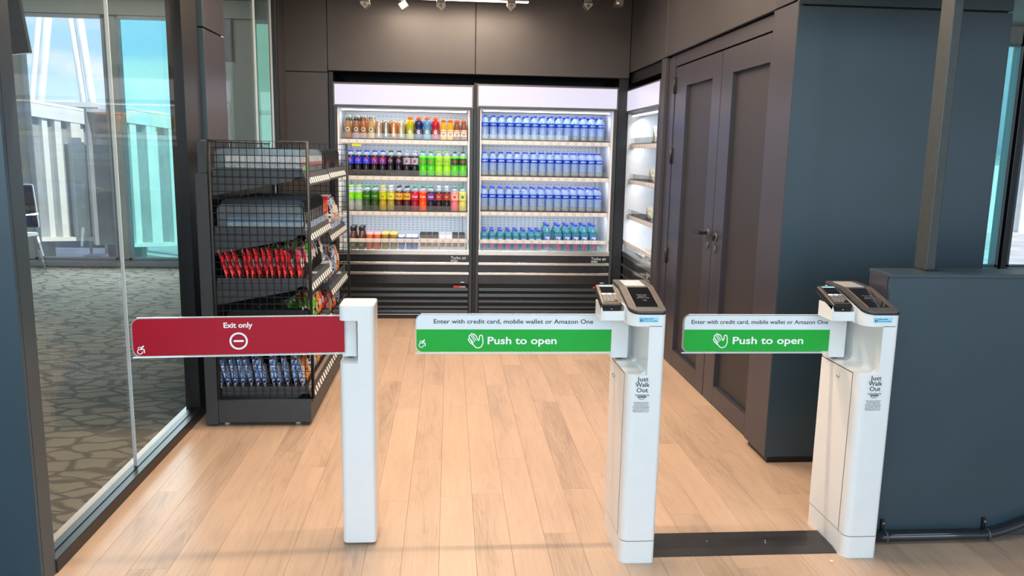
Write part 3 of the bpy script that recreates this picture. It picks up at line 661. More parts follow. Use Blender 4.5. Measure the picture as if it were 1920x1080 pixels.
for k_, lc, lb_ in (('coffee_1', (165, 125, 90), (60, 90, 80)), ('coffee_2', (150, 110, 85), (55, 45, 50)), ('coffee_3', (165, 110, 70), (150, 85, 60)), ('coffee_4', (190, 160, 115), (165, 145, 105))):
    b = prot(k_, 'coffee_bottle', '', A_, liquid=col(k_+'_l', lc), **coff)
    part('neck_band', MB().lathe([(.0245, .135), (.0215, .163)], seg=18, cap=False), col(k_+'_n', lb_), b)
    disc_on(.0325, .075, .016, M_PRINTW, b, 'emblem'); disc_on(.0330, .075, .011, col('emb_green', (60, 95, 85)), b, 'emblem_ring')
for k_, lc in (('can_1', (200, 170, 155)), ('can_2', (150, 145, 140)), ('can_3', (225, 140, 75)), ('can_4', (205, 190, 160))):
    b = prot(k_, 'drink_can', '', 'can', H=.150, R=.031, style='can', liquid=col(k_+'_l', lc, metal=.5))
    part('stripe', MB().box(-.008, .008, -.0322, -.0305, .02, .125), col('can_stripe', (190, 200, 185)), b)
for k_, lc in (('sport_yellow', (195, 195, 20)), ('sport_navy', (35, 35, 100)), ('sport_blue', (90, 160, 215)), ('sport_red', (185, 25, 55))):
    b = prot(k_, 'sports_drink_bottle', '', A_, H=.190, R=.034, style='sport', liquid=col(k_+'_l', lc), cap=cap_orange, capr=.020)
    lab_ = part('label', MB().lathe([(.0345, .012), (.0345, .085)], seg=20, cap=False), col(k_+'_lab', tuple(int(c*.5+70) for c in lc)), b)
    curved('G', .0352, .062, .022, .030, M_PRINTW, lab_, bold=.03)
for k_, lc, t_ in (('juice_orange', (245, 180, 30), (235, 225, 200)), ('juice_berry', (140, 85, 60), (225, 215, 205))):
    b = prot(k_, 'juice_bottle', '', A_, H=.172, R=.027, style='juice', liquid=col(k_+'_l', lc), cap=cap_orange, capr=.0185)
    lab_ = part('label', MB().lathe([(.0275, .03), (.0275, .085)], seg=18, cap=False), col(k_+'_lab', t_), b)
    curved('Dole', .0282, .072, .030, .012, redp if 'berry' in k_ else col('print_green2', (40, 120, 50)), lab_)
    disc_on(.0284, .045, .013, col('fruit_red', (225, 120, 90)), lab_, 'fruit_picture')
prot('water', 'water_bottle', '', A_, H=.205, R=.0335, style='water', liquid=M_WATER, lab=col('lab_water', (25, 80, 205)), labz=(.535, .70), cap=M_BCAP, txt='AQUAFINA', txtw=.052, txth=.012)
fiji = dict(style='square', liquid=clear('teal_bottle', (.35, .70, .80), (.10, .45, .60), .45, .05, 1.4), cap=M_BCAP)
for k_, h_, r_ in (('fiji_small', .180, .030), ('fiji_large', .232, .034)):
    b = prot(k_, 'square_water_bottle', '', A_, H=h_, R=r_, **fiji)
    lab_ = part('label', MB().box(-r_*.72, r_*.72, -r_-.0010, -r_, h_*.12, h_*.58), col('lab_fiji', (45, 95, 200)), b)
    part('flower', MB().extr(rrect(-.013, .013, .014, h_*.32, .010, 3), -r_-.0018, -r_-.0008, 'y'), col('flower_pink', (220, 60, 110)), lab_)
    part('lettering', text('FIJI', (0, -r_-.0012, h_*.45), w=.036, h=.030, align='c', bold=.03), M_PRINTW, lab_)
# low items on the deck of the left cooler
def carton(key, H, w, body, top, style):
    r = root('drink_carton' if style == 'gable' else 'drink_cup', '', 'carton' if style == 'gable' else 'cup')
    if style == 'gable':
        part('body', MB().box(-w, w, -w, w, 0, H*.72), body, r)
        part('gable_top', MB().extr([(-w, H*.72), (w, H*.72), (w*.12, H*.93), (w*.12, H), (-w*.12, H), (-w*.12, H*.93)], -w, w, 'x'), top, r)
        part('label', MB().box(-w*.8, w*.8, -w-.001, -w, H*.2, H*.55), mat(key+'_print', (.35, .22, .18), .5, noise=.6, nscale=90), r)
    elif style == 'cup':
        part('body', MB().lathe([(w*.8, 0), (w, H*.86), (w, H*.88)], seg=16), body, r)
        part('lid', MB().lathe([(w*1.04, H*.88), (w*1.04, H*.93), (w*.9, H)], seg=16), top, r)
    elif style == 'dark':
        part('body', MB().lathe([(w, 0), (w, H*.45), (w*.62, H*.85)], seg=16), body, r)
        part('cap', MB().lathe([(w*.72, H*.83), (w*.76, H)], seg=16), top, r)
        disc_on(w*1.02, H*.2, .014, col('leaf_green', (50, 150, 60)), r, 'leaf_emblem')
    B[key] = r
carton('protein', .195, .031, col('choc', (80, 50, 42)), cap_black, 'dark')
carton('cup_pink', .140, .030, col('cup_or', (225, 120, 60)), col('lid_pink', (240, 170, 180)), 'cup')
carton('cup_yellow', .142, .031, col('cup_tan', (160, 130, 70)), col('lid_yel', (235, 205, 100)), 'cup')
carton('cup_blue', .118, .028, col('cup_bl', (110, 125, 190)), col('lid_bl', (205, 220, 245)), 'cup')
carton('milk_dark', .140, .025, col('milk_w', (205, 200, 200)), col('milk_k', (65, 70, 75)), 'gable')
carton('milk_light', .140, .025, col('milk_w', (205, 200, 200)), col('milk_l', (205, 215, 235)), 'gable')

XS1 = [-.858, -.788, -.728, -.663, -.598, -.537, -.473, -.409, -.337, -.264, -.192, -.12, -.052, .006, .062, .121]
XS2 = [-.847+i*.0687 for i in range(15)]
XS4 = [-.831, -.757, -.688, -.622, -.554, -.483, -.415, -.349, -.299, -.229, -.175, -.12, -.058, -.002, .053, .112]
LC = 'left cooler'
r1 = [('coffee_1', 'green necked coffee bottle'), ('coffee_2', 'dark necked coffee bottle'), ('coffee_3', 'brown necked coffee bottle'), ('coffee_4', 'tan necked coffee bottle'), ('can_1', 'rose coloured can'), ('can_2', 'grey can'), ('can_3', 'orange can'), ('can_4', 'cream can'), ('sport_yellow', 'yellow sports drink'), ('sport_navy', 'navy sports drink'), ('sport_blue', 'light blue sports drink'), ('sport_red', 'red sports drink'), ('juice_orange', 'orange juice bottle'), ('juice_orange', 'orange juice bottle'), ('juice_berry', 'berry juice bottle'), ('juice_berry', 'berry juice bottle')]
r2 = [('cola_blue', 'blue label cola')]*3+[('cola_cherry', 'purple label cola')]*2+[('cola_black', 'black label cola')]*2+[('cola_silver', 'silver label cola')]*2+[('dew_green', 'green soda bottle')]*2+[('dew_lime', 'lime soda bottle')]*2+[('dew_dark', 'dark capped green soda')]*2
r3 = [('lemon', 'clear lemon soda')]*2+[('ginger', 'dark green ginger ale')]*2+[('iced_tea_lime', 'yellow capped iced tea'), ('iced_tea_pale', 'white capped iced tea')]+[('dark_tea', 'black capped dark tea')]*2+[('crush_red', 'red fruit soda'), ('crush_orange', 'bright orange soda'), ('crush_grape', 'grape soda')]+[('root_beer', 'white capped brown soda')]*2+[('pink_lemonade', 'pink lemonade bottle'), ('lemonade', 'yellow lemonade bottle')]
r4 = [('protein', 'brown shake bottle')]*2+[('cup_pink', 'pink lidded cup')]*2+[('cup_yellow', 'yellow lidded cup')]*2+[('cup_blue', 'blue lidded cup')]*3+[('milk_dark', 'dark topped carton')]*3+[('milk_light', 'light topped carton')]*2+[('milk_dark', 'dark topped carton')]*2
row_fill([(B[a], b) for a, b in r1], XS1, FY+.095, SH1[0]+.0003, 'top shelf', LC, 3, .072)
row_fill([(B[a], b) for a, b in r2], XS2, FY+.095, SH1[1]+.0003, 'second shelf', LC, 3, .072)
row_fill([(B[a], b) for a, b in r3], XS2, FY+.095, SH1[2]+.0003, 'third shelf', LC, 3, .072)
row_fill([(B[a], b) for a, b in r4], XS4, FY+.085, .6003, 'bottom deck', LC, 3, .070)
XW = [.3045+i*.0714 for i in range(15)]
wd = (B['water'], 'water bottle')
for z, nm, dp in ((SH2[0], 'top shelf', 4), (SH2[1], 'second shelf', 4), (SH2[2], 'third shelf', 4)):
    row_fill([wd]*15, XW, FY+.095, z+.0003, nm, 'middle cooler', dp, .072, .0015)
XF = [.312, .378, .45, .52, .586, .655, .725, .785, .862, .958, 1.038, 1.115, 1.192, 1.273]
row_fill([(B['fiji_small'], 'small square water bottle')]*8+[(B['fiji_large'], 'large square water bottle')]*6, XF, FY+.09, .6003, 'bottom deck', 'middle cooler', 4, .072)
# packs in the corner cooler
def wedge(x, y, z, lab, n):
    r = root('sandwich_pack', lab, 'food pack', (x, y, z), 'packs in the corner cooler')
    part('tray', MB().extr([(y-.05, z), (y+.05, z), (y+.05, z+.012), (y-.05, z+.012)], x-.05, x+.06, 'x'), M_SHELFM, r)
    part('filling', MB().extr([(y-.035, z+.012), (y+.04, z+.012), (y+.035, z+.07+.03*n)], x-.04, x+.05, 'x'), mat('sandwich', (.45, .38, .28), .7, noise=.5, nscale=60), r)
    part('clear_cover', MB().extr([(y-.045, z+.012), (y+.047, z+.012), (y+.043, z+.085+.03*n)], x-.045, x+.055, 'x'), clear('pack_cover', (.9, .92, .9), (.6, .65, .6), .7, .05), r)
wedge(1.66, 6.26, 1.5455, 'dark sandwich pack on the top shelf of the corner cooler', 1.6)
wedge(1.66, 6.32, 1.2405, 'clear food pack on the second shelf of the corner cooler', .8)
wedge(1.66, 6.36, .9305, 'pale food pack on the third shelf of the corner cooler', .8)
wedge(1.64, 6.26, .6005, 'food pack on the bottom deck of the corner cooler', .3)
#==PART2==
# ================================================================ gates
GX0, GY0 = .616, 2.59            # front left foot of the first gate; the second is .833 m to the right
def ztop(y):                     # sloped head, flatter behind the kink
    return .914+(y-2.59)*(.966-.914)/.20 if y < 2.79 else .966+(y-2.79)*.04
def slab(xl, xr, ys, zb, zt):
    """solid between two height functions; xl, xr are functions of y"""
    mb = MB(); n = len(ys); vs = []
    for y in ys: vs += [(xl(y), y, zb(y)), (xr(y), y, zb(y)), (xr(y), y, zt(y)), (xl(y), y, zt(y))]
    fs = []
    for i in range(n-1):
        a = 4*i; b = a+4
        fs += [(a, a+1, b+1, b), (a+3, b+3, b+2, a+2), (a, b, b+3, a+3), (a+1, a+2, b+2, b+1)]
    fs += [(0, 3, 2, 1), (4*(n-1), 4*(n-1)+1, 4*(n-1)+2, 4*(n-1)+3)]
    return mb.add(vs, fs)
def rounded(x0, x1, y0, y1, rl, rr, rb=.012):
    def xl(y):
        if y < y0+rl: d = y0+rl-y; return x0+rl-math.sqrt(max(0, rl*rl-d*d))
        if y > y1-rb: d = y-y1+rb; return x0+rb-math.sqrt(max(0, rb*rb-d*d))
        return x0
    def xr(y):
        if y < y0+rr: d = y0+rr-y; return x1-rr+math.sqrt(max(0, rr*rr-d*d))
        if y > y1-rb: d = y-y1+rb; return x1-rb+math.sqrt(max(0, rb*rb-d*d))
        return x1
    m_ = max(rl, rr)
    ys = [y0+m_*(1-math.cos(PI/2*i/7)) for i in range(8)]+[2.79 if y0 < 2.7 else (y0+y1)/2, y1-rb, y1-rb*.5, y1-rb*.13, y1]
    return xl, xr, sorted(ys)
M_STICK = mat('pale_blue_sticker', srgb(150, 215, 240), .4, noise=.02)
M_SCREEN = mat('dark_screen_glass', (.010, .011, .014), .08, noise=0, coat=.5)
M_TAN = mat('copper_rim', (.42, .27, .17), .3, metal=.6)
M_DIM = mat('dim_screen_text', (.32, .33, .34), .4, noise=0)
M_WINDOWP = mat('scanner_window', (.60, .58, .54), .12, noise=.03, coat=.5)
M_KEY = mat('key_face', (.20, .19, .18), .4)
def hand_icon(o, k, parent, M=M_PRINTW):
    P = [(-.50, .18), (-.20, -.42), (-.02, -.58), (.18, -.60), (.38, -.50), (.52, -.25), (.50, .15), (.46, .36), (.36, .42), (.27, .36), (.26, .10), (.20, -.02), (.02, .28), (-.10, .50)]
    mb = MB()
    outline = [(-.46, .10), (-.20, -.36), (0, -.56), (.22, -.58), (.42, -.46), (.53, -.18), (.50, .22), (.47, .40), (.36, .45), (.26, .38), (.25, .12), (.18, 0), (-.02, .38), (-.12, .50), (-.22, .47), (-.26, .40)]
    mb.merge(stroke(outline, .075, o, k))
    mb.merge(stroke([(-.22, .47), (-.30, .56), (-.40, .54), (-.42, .44)], .075, o, k))
    mb.merge(stroke([(-.42, .44), (-.54, .40), (-.56, .30), (-.50, .20)], .075, o, k))
    mb.merge(stroke([(-.50, .20), (-.60, .14), (-.60, .05), (-.46, -.16), (-.20, -.36)], .075, o, k))
    for a, b in (((-.26, .42), (.00, .02)), ((-.42, .44), (-.12, -.06)), ((-.52, .22), (-.22, -.16))): mb.merge(stroke([a, b], .06, o, k))
    return part('hand_icon', mb, M, parent)
def wheelchair_icon(o, k, parent):
    mb = MB()
    mb.merge(stroke([(-.15+.30*math.cos(math.radians(a)), -.18+.30*math.sin(math.radians(a))) for a in range(60, 361, 20)], .10, o, k))
    mb.merge(stroke([(.0, .22), (.20, .42)], .16, o, k)); mb.merge(stroke([(.24, .50), (.26, .50)], .20, o, k))
    mb.merge(stroke([(-.38, .22), (-.24, .40), (.0, .40)], .09, o, k)); mb.merge(stroke([(.0, .16), (.34, .10), (.36, -.30)], .13, o, k))
    return part('wheelchair_icon', mb, M_PRINTW, parent)
def arm(parent, x0, x1, z0, z1, y, zs, rim=.008):
    """clear acrylic paddle with a print behind it; zs = height where the colours meet"""
    xc = x1
    a = part('arm_panel', MB().extr(rrect(x0, xc, z0, z1, [.028, 0, 0, .028]), y, y+.010, 'y'), M_ACRYL, parent)
    zi0, zi1 = z0+rim*.9, z1-rim*.4; xi0 = x0+rim*.55
    part('bright_edge', MB().extr(rrect(x0-.0005, xc, z0-.0012, z0+.0018, 0, 1), y+.001, y+.009, 'y').extr(rrect(x0+.02, xc, z1-.001, z1+.0008, 0, 1), y+.001, y+.009, 'y'), M_GLASSEDGE, a, kind='stuff')
    if zs is None:
        part('red_field', MB().extr(rrect(xi0, xc, zi0, zi1, [.022, 0, 0, .022]), y-.0016, y, 'y'), M_RED, a)
    else:
        part('green_field', MB().extr(rrect(xi0, xc, zi0, zs, [.022, 0, 0, 0]), y-.0016, y, 'y'), M_GREEN, a)
        part('white_field', MB().extr(rrect(xi0, xc, zs, zi1, [0, 0, 0, .022]), y-.0016, y, 'y'), M_SKYWHITE, a)
    return a
def gate(label, dx, ax0, ax1, t1, t2, hand, wheel, lockxy):
    x0, x1 = GX0+dx, GX0+dx+.126
    r = root('entry_gate', label, 'gate', (x0+.06, 2.74, 0), 'white entry gates')
    xl, xr, ys = rounded(x0, x1, 2.59, 2.885, .030, .014)
    c = lambda v: (lambda y: v)
    part('foot_cover', slab(xl, xr, ys, c(0), c(.083)), M_WHITE, r)
    xl2, xr2, ys2 = rounded(x0+.002, x1-.002, 2.592, 2.883, .028, .012)
    part('shadow_joint', slab(xl2, xr2, ys2, c(.083), c(.086)), M_GREYP, r)
    part('body', slab(xl, xr, ys, c(.086), c(.700)), M_WHITE, r)
    dr = part('access_door', MB().box(x0-.0018, x0+.004, 2.640, 2.878, .090, .690, bevel=.0015), M_WHITE, r)
    part('door_joint', MB().box(x0-.0006, x0+.002, 2.6375, 2.6405, .088, .693).box(x0-.0006, x0+.002, 2.638, 2.882, .6905, .6935), M_BLACK, r, kind='stuff')
    part('lock', MB().lathe([(.008, 0), (.008, .005), (.005, .007)], (0, 0, 0), 14).xf(Matrix.Translation((x0-.0018, lockxy[0], lockxy[1])) @ Matrix.Rotation(-PI/2, 4, 'Y')), M_STEEL, dr)
    # neck: side wall on the right and a back wall, open to the left and front
    part('neck', slab(c(x0+.068), xr, [y for y in ys if y > 2.589], c(.700), c(.874)), M_WHITE, r)
    part('neck_back', slab(c(x0+.03), c(x0+.070), [2.855, 2.884], c(.70), c(.874)), M_WHITE, r)
    part('notch_fillet', MB().extr([(x0+.069, .700), (x0+.048, .700), (x0+.058, .703), (x0+.066, .710), (x0+.069, .722)], 2.612, 2.86, 'y').extr([(x0+.069, .874), (x0+.050, .874), (x0+.060, .871), (x0+.067, .863), (x0+.069, .852)], 2.612, 2.86, 'y'), M_WHITE, r, kind='stuff')
    # head
    xlh, xrh, ysh = rounded(x0, x1, 2.59, 2.912, .040, .014)
    part('head', slab(xlh, xrh, ysh, c(.872), ztop), M_WHITE, r)
    xa, xb, ysa = rounded(x0-.001, x1+.001, 2.588, 2.914, .040, .016)
    part('black_gasket', slab(xa, xb, ysa, ztop, lambda y: ztop(y)+.006), M_BLACK, r)
    xa, xb, ysa = rounded(x0, x1, 2.590, 2.912, .040, .016)
    bz = part('bezel', slab(xa, xb, ysa, lambda y: ztop(y)+.006, lambda y: ztop(y)+.012), M_GREYP, r)
    sl_ = (.966-.914)/.20
    tp = lambda y, d: ztop(y)+.012+d
    part('screen', slab(c(x0+.026), c(x1-.022), [2.622, 2.778], lambda y: tp(y, 0), lambda y: tp(y, .0012)), M_SCREEN, bz)
    part('screen_rim', slab(c(x0+.0238), c(x0+.0255), [2.622, 2.786], lambda y: tp(y, 0), lambda y: tp(y, .0016)).merge(slab(c(x1-.0215), c(x1-.0198), [2.622, 2.786], lambda y: tp(y, 0), lambda y: tp(y, .0016))) or slab(c(x1-.0215), c(x1-.0198), [2.622, 2.786], lambda y: tp(y, 0), lambda y: tp(y, .0016)), M_TAN, bz)
    part('scanner_window', slab(c(x0+.024), c(x1-.028), [2.796, 2.893], lambda y: tp(y, 0), lambda y: tp(y, .0012)), M_WINDOWP, bz)
    U = Vector((0, 1, sl_)).normalized(); D = Vector((0, -sl_, 1)).normalized(); fr = (Vector((1, 0, 0)), U, D)
    tx = MB()
    for i, (s_, w_) in enumerate((('Hover palm', .036), ('above to', .028), ('Amazon One', .044))):
        yy = 2.712-i*.012; tx.merge(text(s_, (x0+.066, yy, tp(yy, .0013)), w=w_, h=.010, frame=fr, align='c'))
    yy = 2.668; tx.merge(text('Tap', (x0+.068, yy, tp(yy, .0013)), w=.013, h=.010, frame=fr, align='c'))
    part('screen_text', tx, M_DIM, bz)
    # sticker and lettering
    y = 2.589
    st = part('info_sticker', MB().extr(rrect(x0+.030, x0+.098, .887, .905, .001, 1), y, 2.591, 'y'), M_STICK, r)
    si = MB()
    for q in (x0+.036, x0+.041): si.merge(stroke([(q, .8995)], .003, (0, y, 0), 1)).merge(stroke([(q, .889), (q, .896)], .003, (0, y, 0), 1)) or None
    si = MB()
    for q in (x0+.036, x0+.042):
        si.merge(stroke([(q, .9005)], .0030, (0, y, 0), 1)); si.merge(stroke([(q-.001, .8895), (q-.001, .897)], .0016, (0, y, 0), 1)); si.merge(stroke([(q+.001, .8895), (q+.001, .897)], .0016, (0, y, 0), 1)); si.merge(stroke([(q-.002, .897), (q+.002, .895)], .0014, (0, y, 0), 1))
    part('people_icon', si, M_PRINTK, st)
    si = text('Paying for others?', (x0+.047, y, .8975), w=.034, h=.0058, bold=.03); si.merge(text('Pay once, enter together', (x0+.047, y, .8905), w=.048, h=.0050, bold=.03))
    part('lettering', si, M_PRINTK, st)
    cx = x0+.0535+(.006 if dx else 0); b_ = MB()
    for s_, z_, w_, h_ in (('Just', .679, .040, .0225), ('Walk', .659, .050, .0225), ('Out', .6395, .040, .0225), ('technology by', .627, .050, .0088)): b_.merge(text(s_, (cx, y, z_), w=w_, h=h_, align='c', bold=.008))
    b_.merge(text('amazon', (cx, y, .620), w=.032, h=.0115, align='c', bold=.03))
    b_.merge(stroke([(-1, .0), (-.6, -.22), (0, -.34), (.5, -.26), (.9, -.02)], .14, (cx-.001, y, .6175), .011))
    for i, s_ in enumerate(('Visit amazon.com/privacy', 'for information about', "Amazon's collection and", 'use of personal information', 'to provide Just Walk Out', 'technology services to you.', 'Video cameras are in use.')):
        b_.merge(text(s_, (cx-.002, y, .6015-i*.0056), w=(.056, .048, .054, .059, .055, .059, .056)[i], h=.0046, align='c', bold=.02))
    part('body_lettering', b_, M_PRINTK, r)
    # hub and arm
    part('hub', MB().box(x0-.019, x0+.046, 2.796, 2.850, .707, .8715, bevel=.004), M_WHITE, r)
    part('pivot', MB().lathe([(.012, .7002), (.012, .708)], (x0+.020, 2.825, 0), 16), M_GREYP, r)
    S = 1.02; ax0, ax1 = ax0*S, ax1*S; t1 = tuple(v*S for v in t1); t2 = tuple(v*S for v in t2); hand *= S
    Z = lambda z: 1.45-(1.45-z)*S
    a = arm(r, ax0, ax1, Z(.738), Z(.882), 2.800, Z(.827))
    yf = 2.7984
    part('lettering', text('Enter with credit card, mobile wallet or Amazon One', (t1[0], yf, Z(.8485)), w=t1[1]-t1[0], h=.0225 if t1[1]-t1[0] > .54 else .0215, bold=.014), M_PRINTK, a)
    part('lettering', text('Push to open', (t2[0], yf, Z(.7735)), w=t2[1]-t2[0], h=.0385, bold=.018), M_PRINTW, a)
    hand_icon((hand, yf, Z(.786)), .047, a)
    if wheel: wheelchair_icon((ax0+.026, yf, Z(.7745)), .027, a)
    # bracket and card terminal
    bx = x0-.088
    br = part('terminal_bracket', MB().box(bx+.002, x0-.004, 2.655, 2.662, .878, .912, bevel=.0015).box(bx, bx+.006, 2.655, 2.765, .878, .934, bevel=.002).box(bx+.002, x0+.004, 2.662, 2.76, .878, .886).box(x0-.006, x0+.003, 2.66, 2.80, .872, .93), M_WHITE, r, kind='stuff')
    T = Matrix.Translation((bx+.036, 2.652, .928)) @ Matrix.Rotation(math.radians(18), 4, 'X')
    te = part('card_terminal', MB().box(-.036, .036, 0, .150, -.018, .010, bevel=.006, seg=3).xf(T), M_BLACK, r)
    # everything on its face is a sub-part of the gate's terminal
    part('terminal_rim', MB().extr(rrect(-.031, .031, .010, .146, .008), .0095, .0112, 'z').xf(T), M_TAN, te)
    part('terminal_face', MB().extr(rrect(-.0295, .0295, .0115, .1445, .007), .0112, .0118, 'z').xf(T), mat('terminal_face_grey', (.045, .043, .042), .4), te)
    part('display', MB().extr(rrect(-.024, .024, .082, .128, .002, 2), .0118, .0124, 'z').xf(T), M_SCREEN, te)
    part('status_bar', MB().extr(rrect(-.024, .024, .129, .138, .002, 2), .0118, .0124, 'z').xf(T), M_STICK, te)
    for q, (a_, b_2) in enumerate(((-.026, -.008), (-.006, .012), (.014, .026))):
        part('button', MB().extr(rrect(a_, b_2, .068, .077, .003, 3), .0118, .0135, 'z').xf(T), M_TAG if q < 2 else mat('violet_key', (.35, .35, .62), .4), te)
    for i in range(4):
        for j in range(4):
            part('key', MB().box(-.024+j*.0125, -.0145+j*.0125, .020+i*.0115, .0285+i*.0115, .0118, .0138).xf(T), M_KEY if (i or j != 3) else M_BLACK, te)
    part('card_slot', MB().box(-.029, .029, -.0012, .002, -.010, -.002).xf(T), M_RECESS, te)
    part('slot_lamp', MB().box(-.002, .002, -.0018, 0, -.0085, -.0060).xf(T), M_TAG, te)
    return r
gate('white entry gate left of the black threshold, green arm pointing left into the aisle', 0.0, -.118, .588, (-.053, .518), (.139, .387), .098, True, (2.80, .640))
gate('white entry gate right of the black threshold, close to the slate counter', .833, .850, 1.420, (.879, 1.393), (1.037, 1.304), .992, False, (2.735, .655))
# exit gate post
r = root('exit_gate', 'narrow white exit post with a long red arm before the shelf unit', 'gate', (-.325, 2.83, 0))
c = lambda v: (lambda y: v)
X0, X1, Y0, Y1 = -.387, -.264, 2.762, 2.915
xl, xr, ys = rounded(X0, X1, Y0, Y1, .022, .016)
part('body', slab(xl, xr, ys, c(.012), c(.698)), M_WHITE, r)
part('neck', slab(c(X0+.066), xr, ys, c(.698), c(.853)), M_WHITE, r)
part('notch_fillet', MB().extr([(X0+.067, .698), (X0+.050, .698), (X0+.060, .701), (X0+.067, .712)], Y0+.016, Y1, 'y').extr([(X0+.067, .853), (X0+.050, .853), (X0+.060, .850), (X0+.067, .840)], Y0+.016, Y1, 'y'), M_WHITE, r, kind='stuff')
part('head', slab(xl, xr, ys, c(.853), c(.902)).merge(MB()) or slab(xl, xr, ys, c(.853), c(.902)), M_WHITE, r)
part('cap_plate', slab(*rounded(X0+.001, X1-.001, Y0+.001, Y1-.001, .022, .016), c(.902), c(.906)), M_WHITE, r)
part('hub', MB().box(X0+.002, X0+.054, 2.826, 2.885, .706, .8525, bevel=.003), M_WHITE, r)
part('pivot', MB().lathe([(.010, .6982), (.010, .707)], (X0+.03, 2.855, 0), 14), M_GREYP, r)
for fx in (X0+.03, X1-.03): part('foot', MB().lathe([(.012, 0), (.012, .013)], (fx, Y0+.06, 0), 12), M_BLACK, r)
# arm slightly swung towards the camera
AR = Matrix.Translation((X0+.012, 2.818, 0)) @ Matrix.Rotation(math.radians(4.5), 4, 'Z')
ax0_, z0_, z1_ = -.722, .720, .862
a = part('arm_panel', MB().extr(rrect(ax0_, 0, z0_, z1_, [.030, 0, 0, .030]), -.004, .006, 'y').xf(AR), M_ACRYL, r)
part('bright_edge', MB().extr(rrect(ax0_, 0, z0_-.0012, z0_+.0018, 0, 1), -.003, .005, 'y').extr(rrect(ax0_+.02, 0, z1_-.001, z1_+.0008, 0, 1), -.003, .005, 'y').xf(AR), M_GLASSEDGE, a, kind='stuff')
part('red_field', MB().extr(rrect(ax0_+.004, 0, z0_+.007, z1_-.003, [.026, 0, 0, .026]), -.0056, -.004, 'y').xf(AR), M_RED, a)
AF = (Vector((math.cos(math.radians(4.5)), math.sin(math.radians(4.5)), 0)), Vector((0, 0, 1)), Vector((math.sin(math.radians(4.5)), -math.cos(math.radians(4.5)), 0)))
def onarm(x, z): return AR @ Vector((x, -.0057, z))
part('lettering', text('Exit only', onarm(-.366, .8235), w=.098, h=.0265, frame=AF, align='c', bold=.022), M_PRINTW, a)
mb = stroke([(math.cos(2*PI*i/28)*.5, math.sin(2*PI*i/28)*.5) for i in range(28)], .115, onarm(-.366, .775), .056, AF, closed=True)
mb.merge(stroke([(-.26, 0), (.26, 0)], .12, onarm(-.366, .775), .056, AF)); part('no_entry_icon', mb, M_PRINTW, a)
mb = MB()
for pts, w_ in (([(-.15+.30*math.cos(math.radians(q)), -.18+.30*math.sin(math.radians(q))) for q in range(60, 361, 20)], .10), ([(.0, .22), (.20, .42)], .16), ([(.24, .50), (.26, .50)], .20), ([(-.38, .22), (-.24, .40), (.0, .40)], .09), ([(.0, .16), (.34, .10), (.36, -.30)], .13)): mb.merge(stroke(pts, w_, onarm(ax0_+.030, .748), .028, AF))
part('wheelchair_icon', mb, M_PRINTW, a)
# threshold plate between the entry gates
r = root('threshold_plate', 'black rubber threshold plate on the floor between the entry gates', 'threshold', (1.09, 2.69, 0))
part('plate', MB().extr([(2.628, .001), (2.79, .001), (2.79, .010), (2.668, .010), (2.628, .003)], .745, 1.446, 'x'), mat('black_rubber', (.022, .021, .024), .45, noise=.25, nscale=14, bump=.3), r)
for x_, y_ in ((1.20, 2.70), (1.205, 2.715), (.98, 2.72)): part('speck', MB().lathe([(.0022, .0101), (.0022, .0112)], (x_, y_, 0), 8), M_TAG, r)
thing('paper_scrap', MB().box(1.392, 1.402, 2.565, 2.574, .0005, .004, bevel=.001), M_TAG, 'tiny white scrap on the floor before the threshold plate', 'scrap')
# ================================================================ counter, pole, conduit
r = root('counter_wall', 'low slate counter wall right of the gates', 'counter', (2.1, 2.79, 0))
part('front_panel', MB().box(1.604, 3.2, 2.72, 2.738, .012, 1.026, bevel=.001), M_PANEL2, r)
part('end_panel', MB().box(1.601, 1.62, 2.7385, 2.862, .012, 1.026, bevel=.001), M_DOOR, r)
part('core', MB().box(1.62, 3.2, 2.74, 2.86, 0, 1.02), M_RECESS, r)
part('top', MB().box(1.600, 3.2, 2.716, 2.866, 1.026, 1.041, bevel=.002), M_PANEL2, r)
r = root('square_pole', 'dark square steel pole rising from the counter top', 'pole', (1.80, 2.83, 1.041))
part('tube', MB().box(1.779, 1.816, 2.795, 2.872, 1.044, 3.15, bevel=.003), mat('pole_paint', (.040, .045, .042), .38, noise=.1, nscale=40, bump=.3), r)
part('base_flange', MB().box(1.773, 1.828, 2.789, 2.865, 1.041, 1.045, bevel=.001), M_BLACK, r)
r = root('dark_mullion', 'dark upright post in front of the far right windows', 'post', (2.96, 4.0, 0))
part('post', MB().box(2.952, 2.982, 3.98, 4.008, 0, 3.15, bevel=.003), M_FRAME, r)
part('foot', MB().box(2.93, 3.0, 3.96, 4.03, 0, .02), M_BLACK, r)
r = root('floor_conduit', 'glossy black conduit running along the foot of the slate counter', 'pipe', (1.95, 2.69, 0))
pts = [(1.60, 2.690, .030), (2.05, 2.690, .030)]+[(2.05+.30*t, 2.690, .030+.075*(3*t*t-2*t**3)) for t in [i/8 for i in range(1, 9)]]+[(2.6, 2.69, .115)]
part('tube', MB().tube(pts, .020, 14), mat('glossy_black_hose', (.015, .017, .022), .18, noise=.04, coat=.5), r)
for x_ in (1.665, 2.075):
    k = part('clamp', MB().tube([(x_-.003, 2.69, .031), (x_+.004, 2.69, .031)], .0235, 14), M_GREYP, r)
    part('clamp_ear', MB().box(x_-.007, x_+.005, 2.708, 2.7195, .045, .088, bevel=.002), M_BLACK, k)
    part('screw', MB().lathe([(.004, 0), (.004, .004)], (0, 0, 0), 8).xf(Matrix.Translation((x_-.001, 2.708, .076)) @ Matrix.Rotation(PI/2, 4, 'X')), M_STEEL, k)

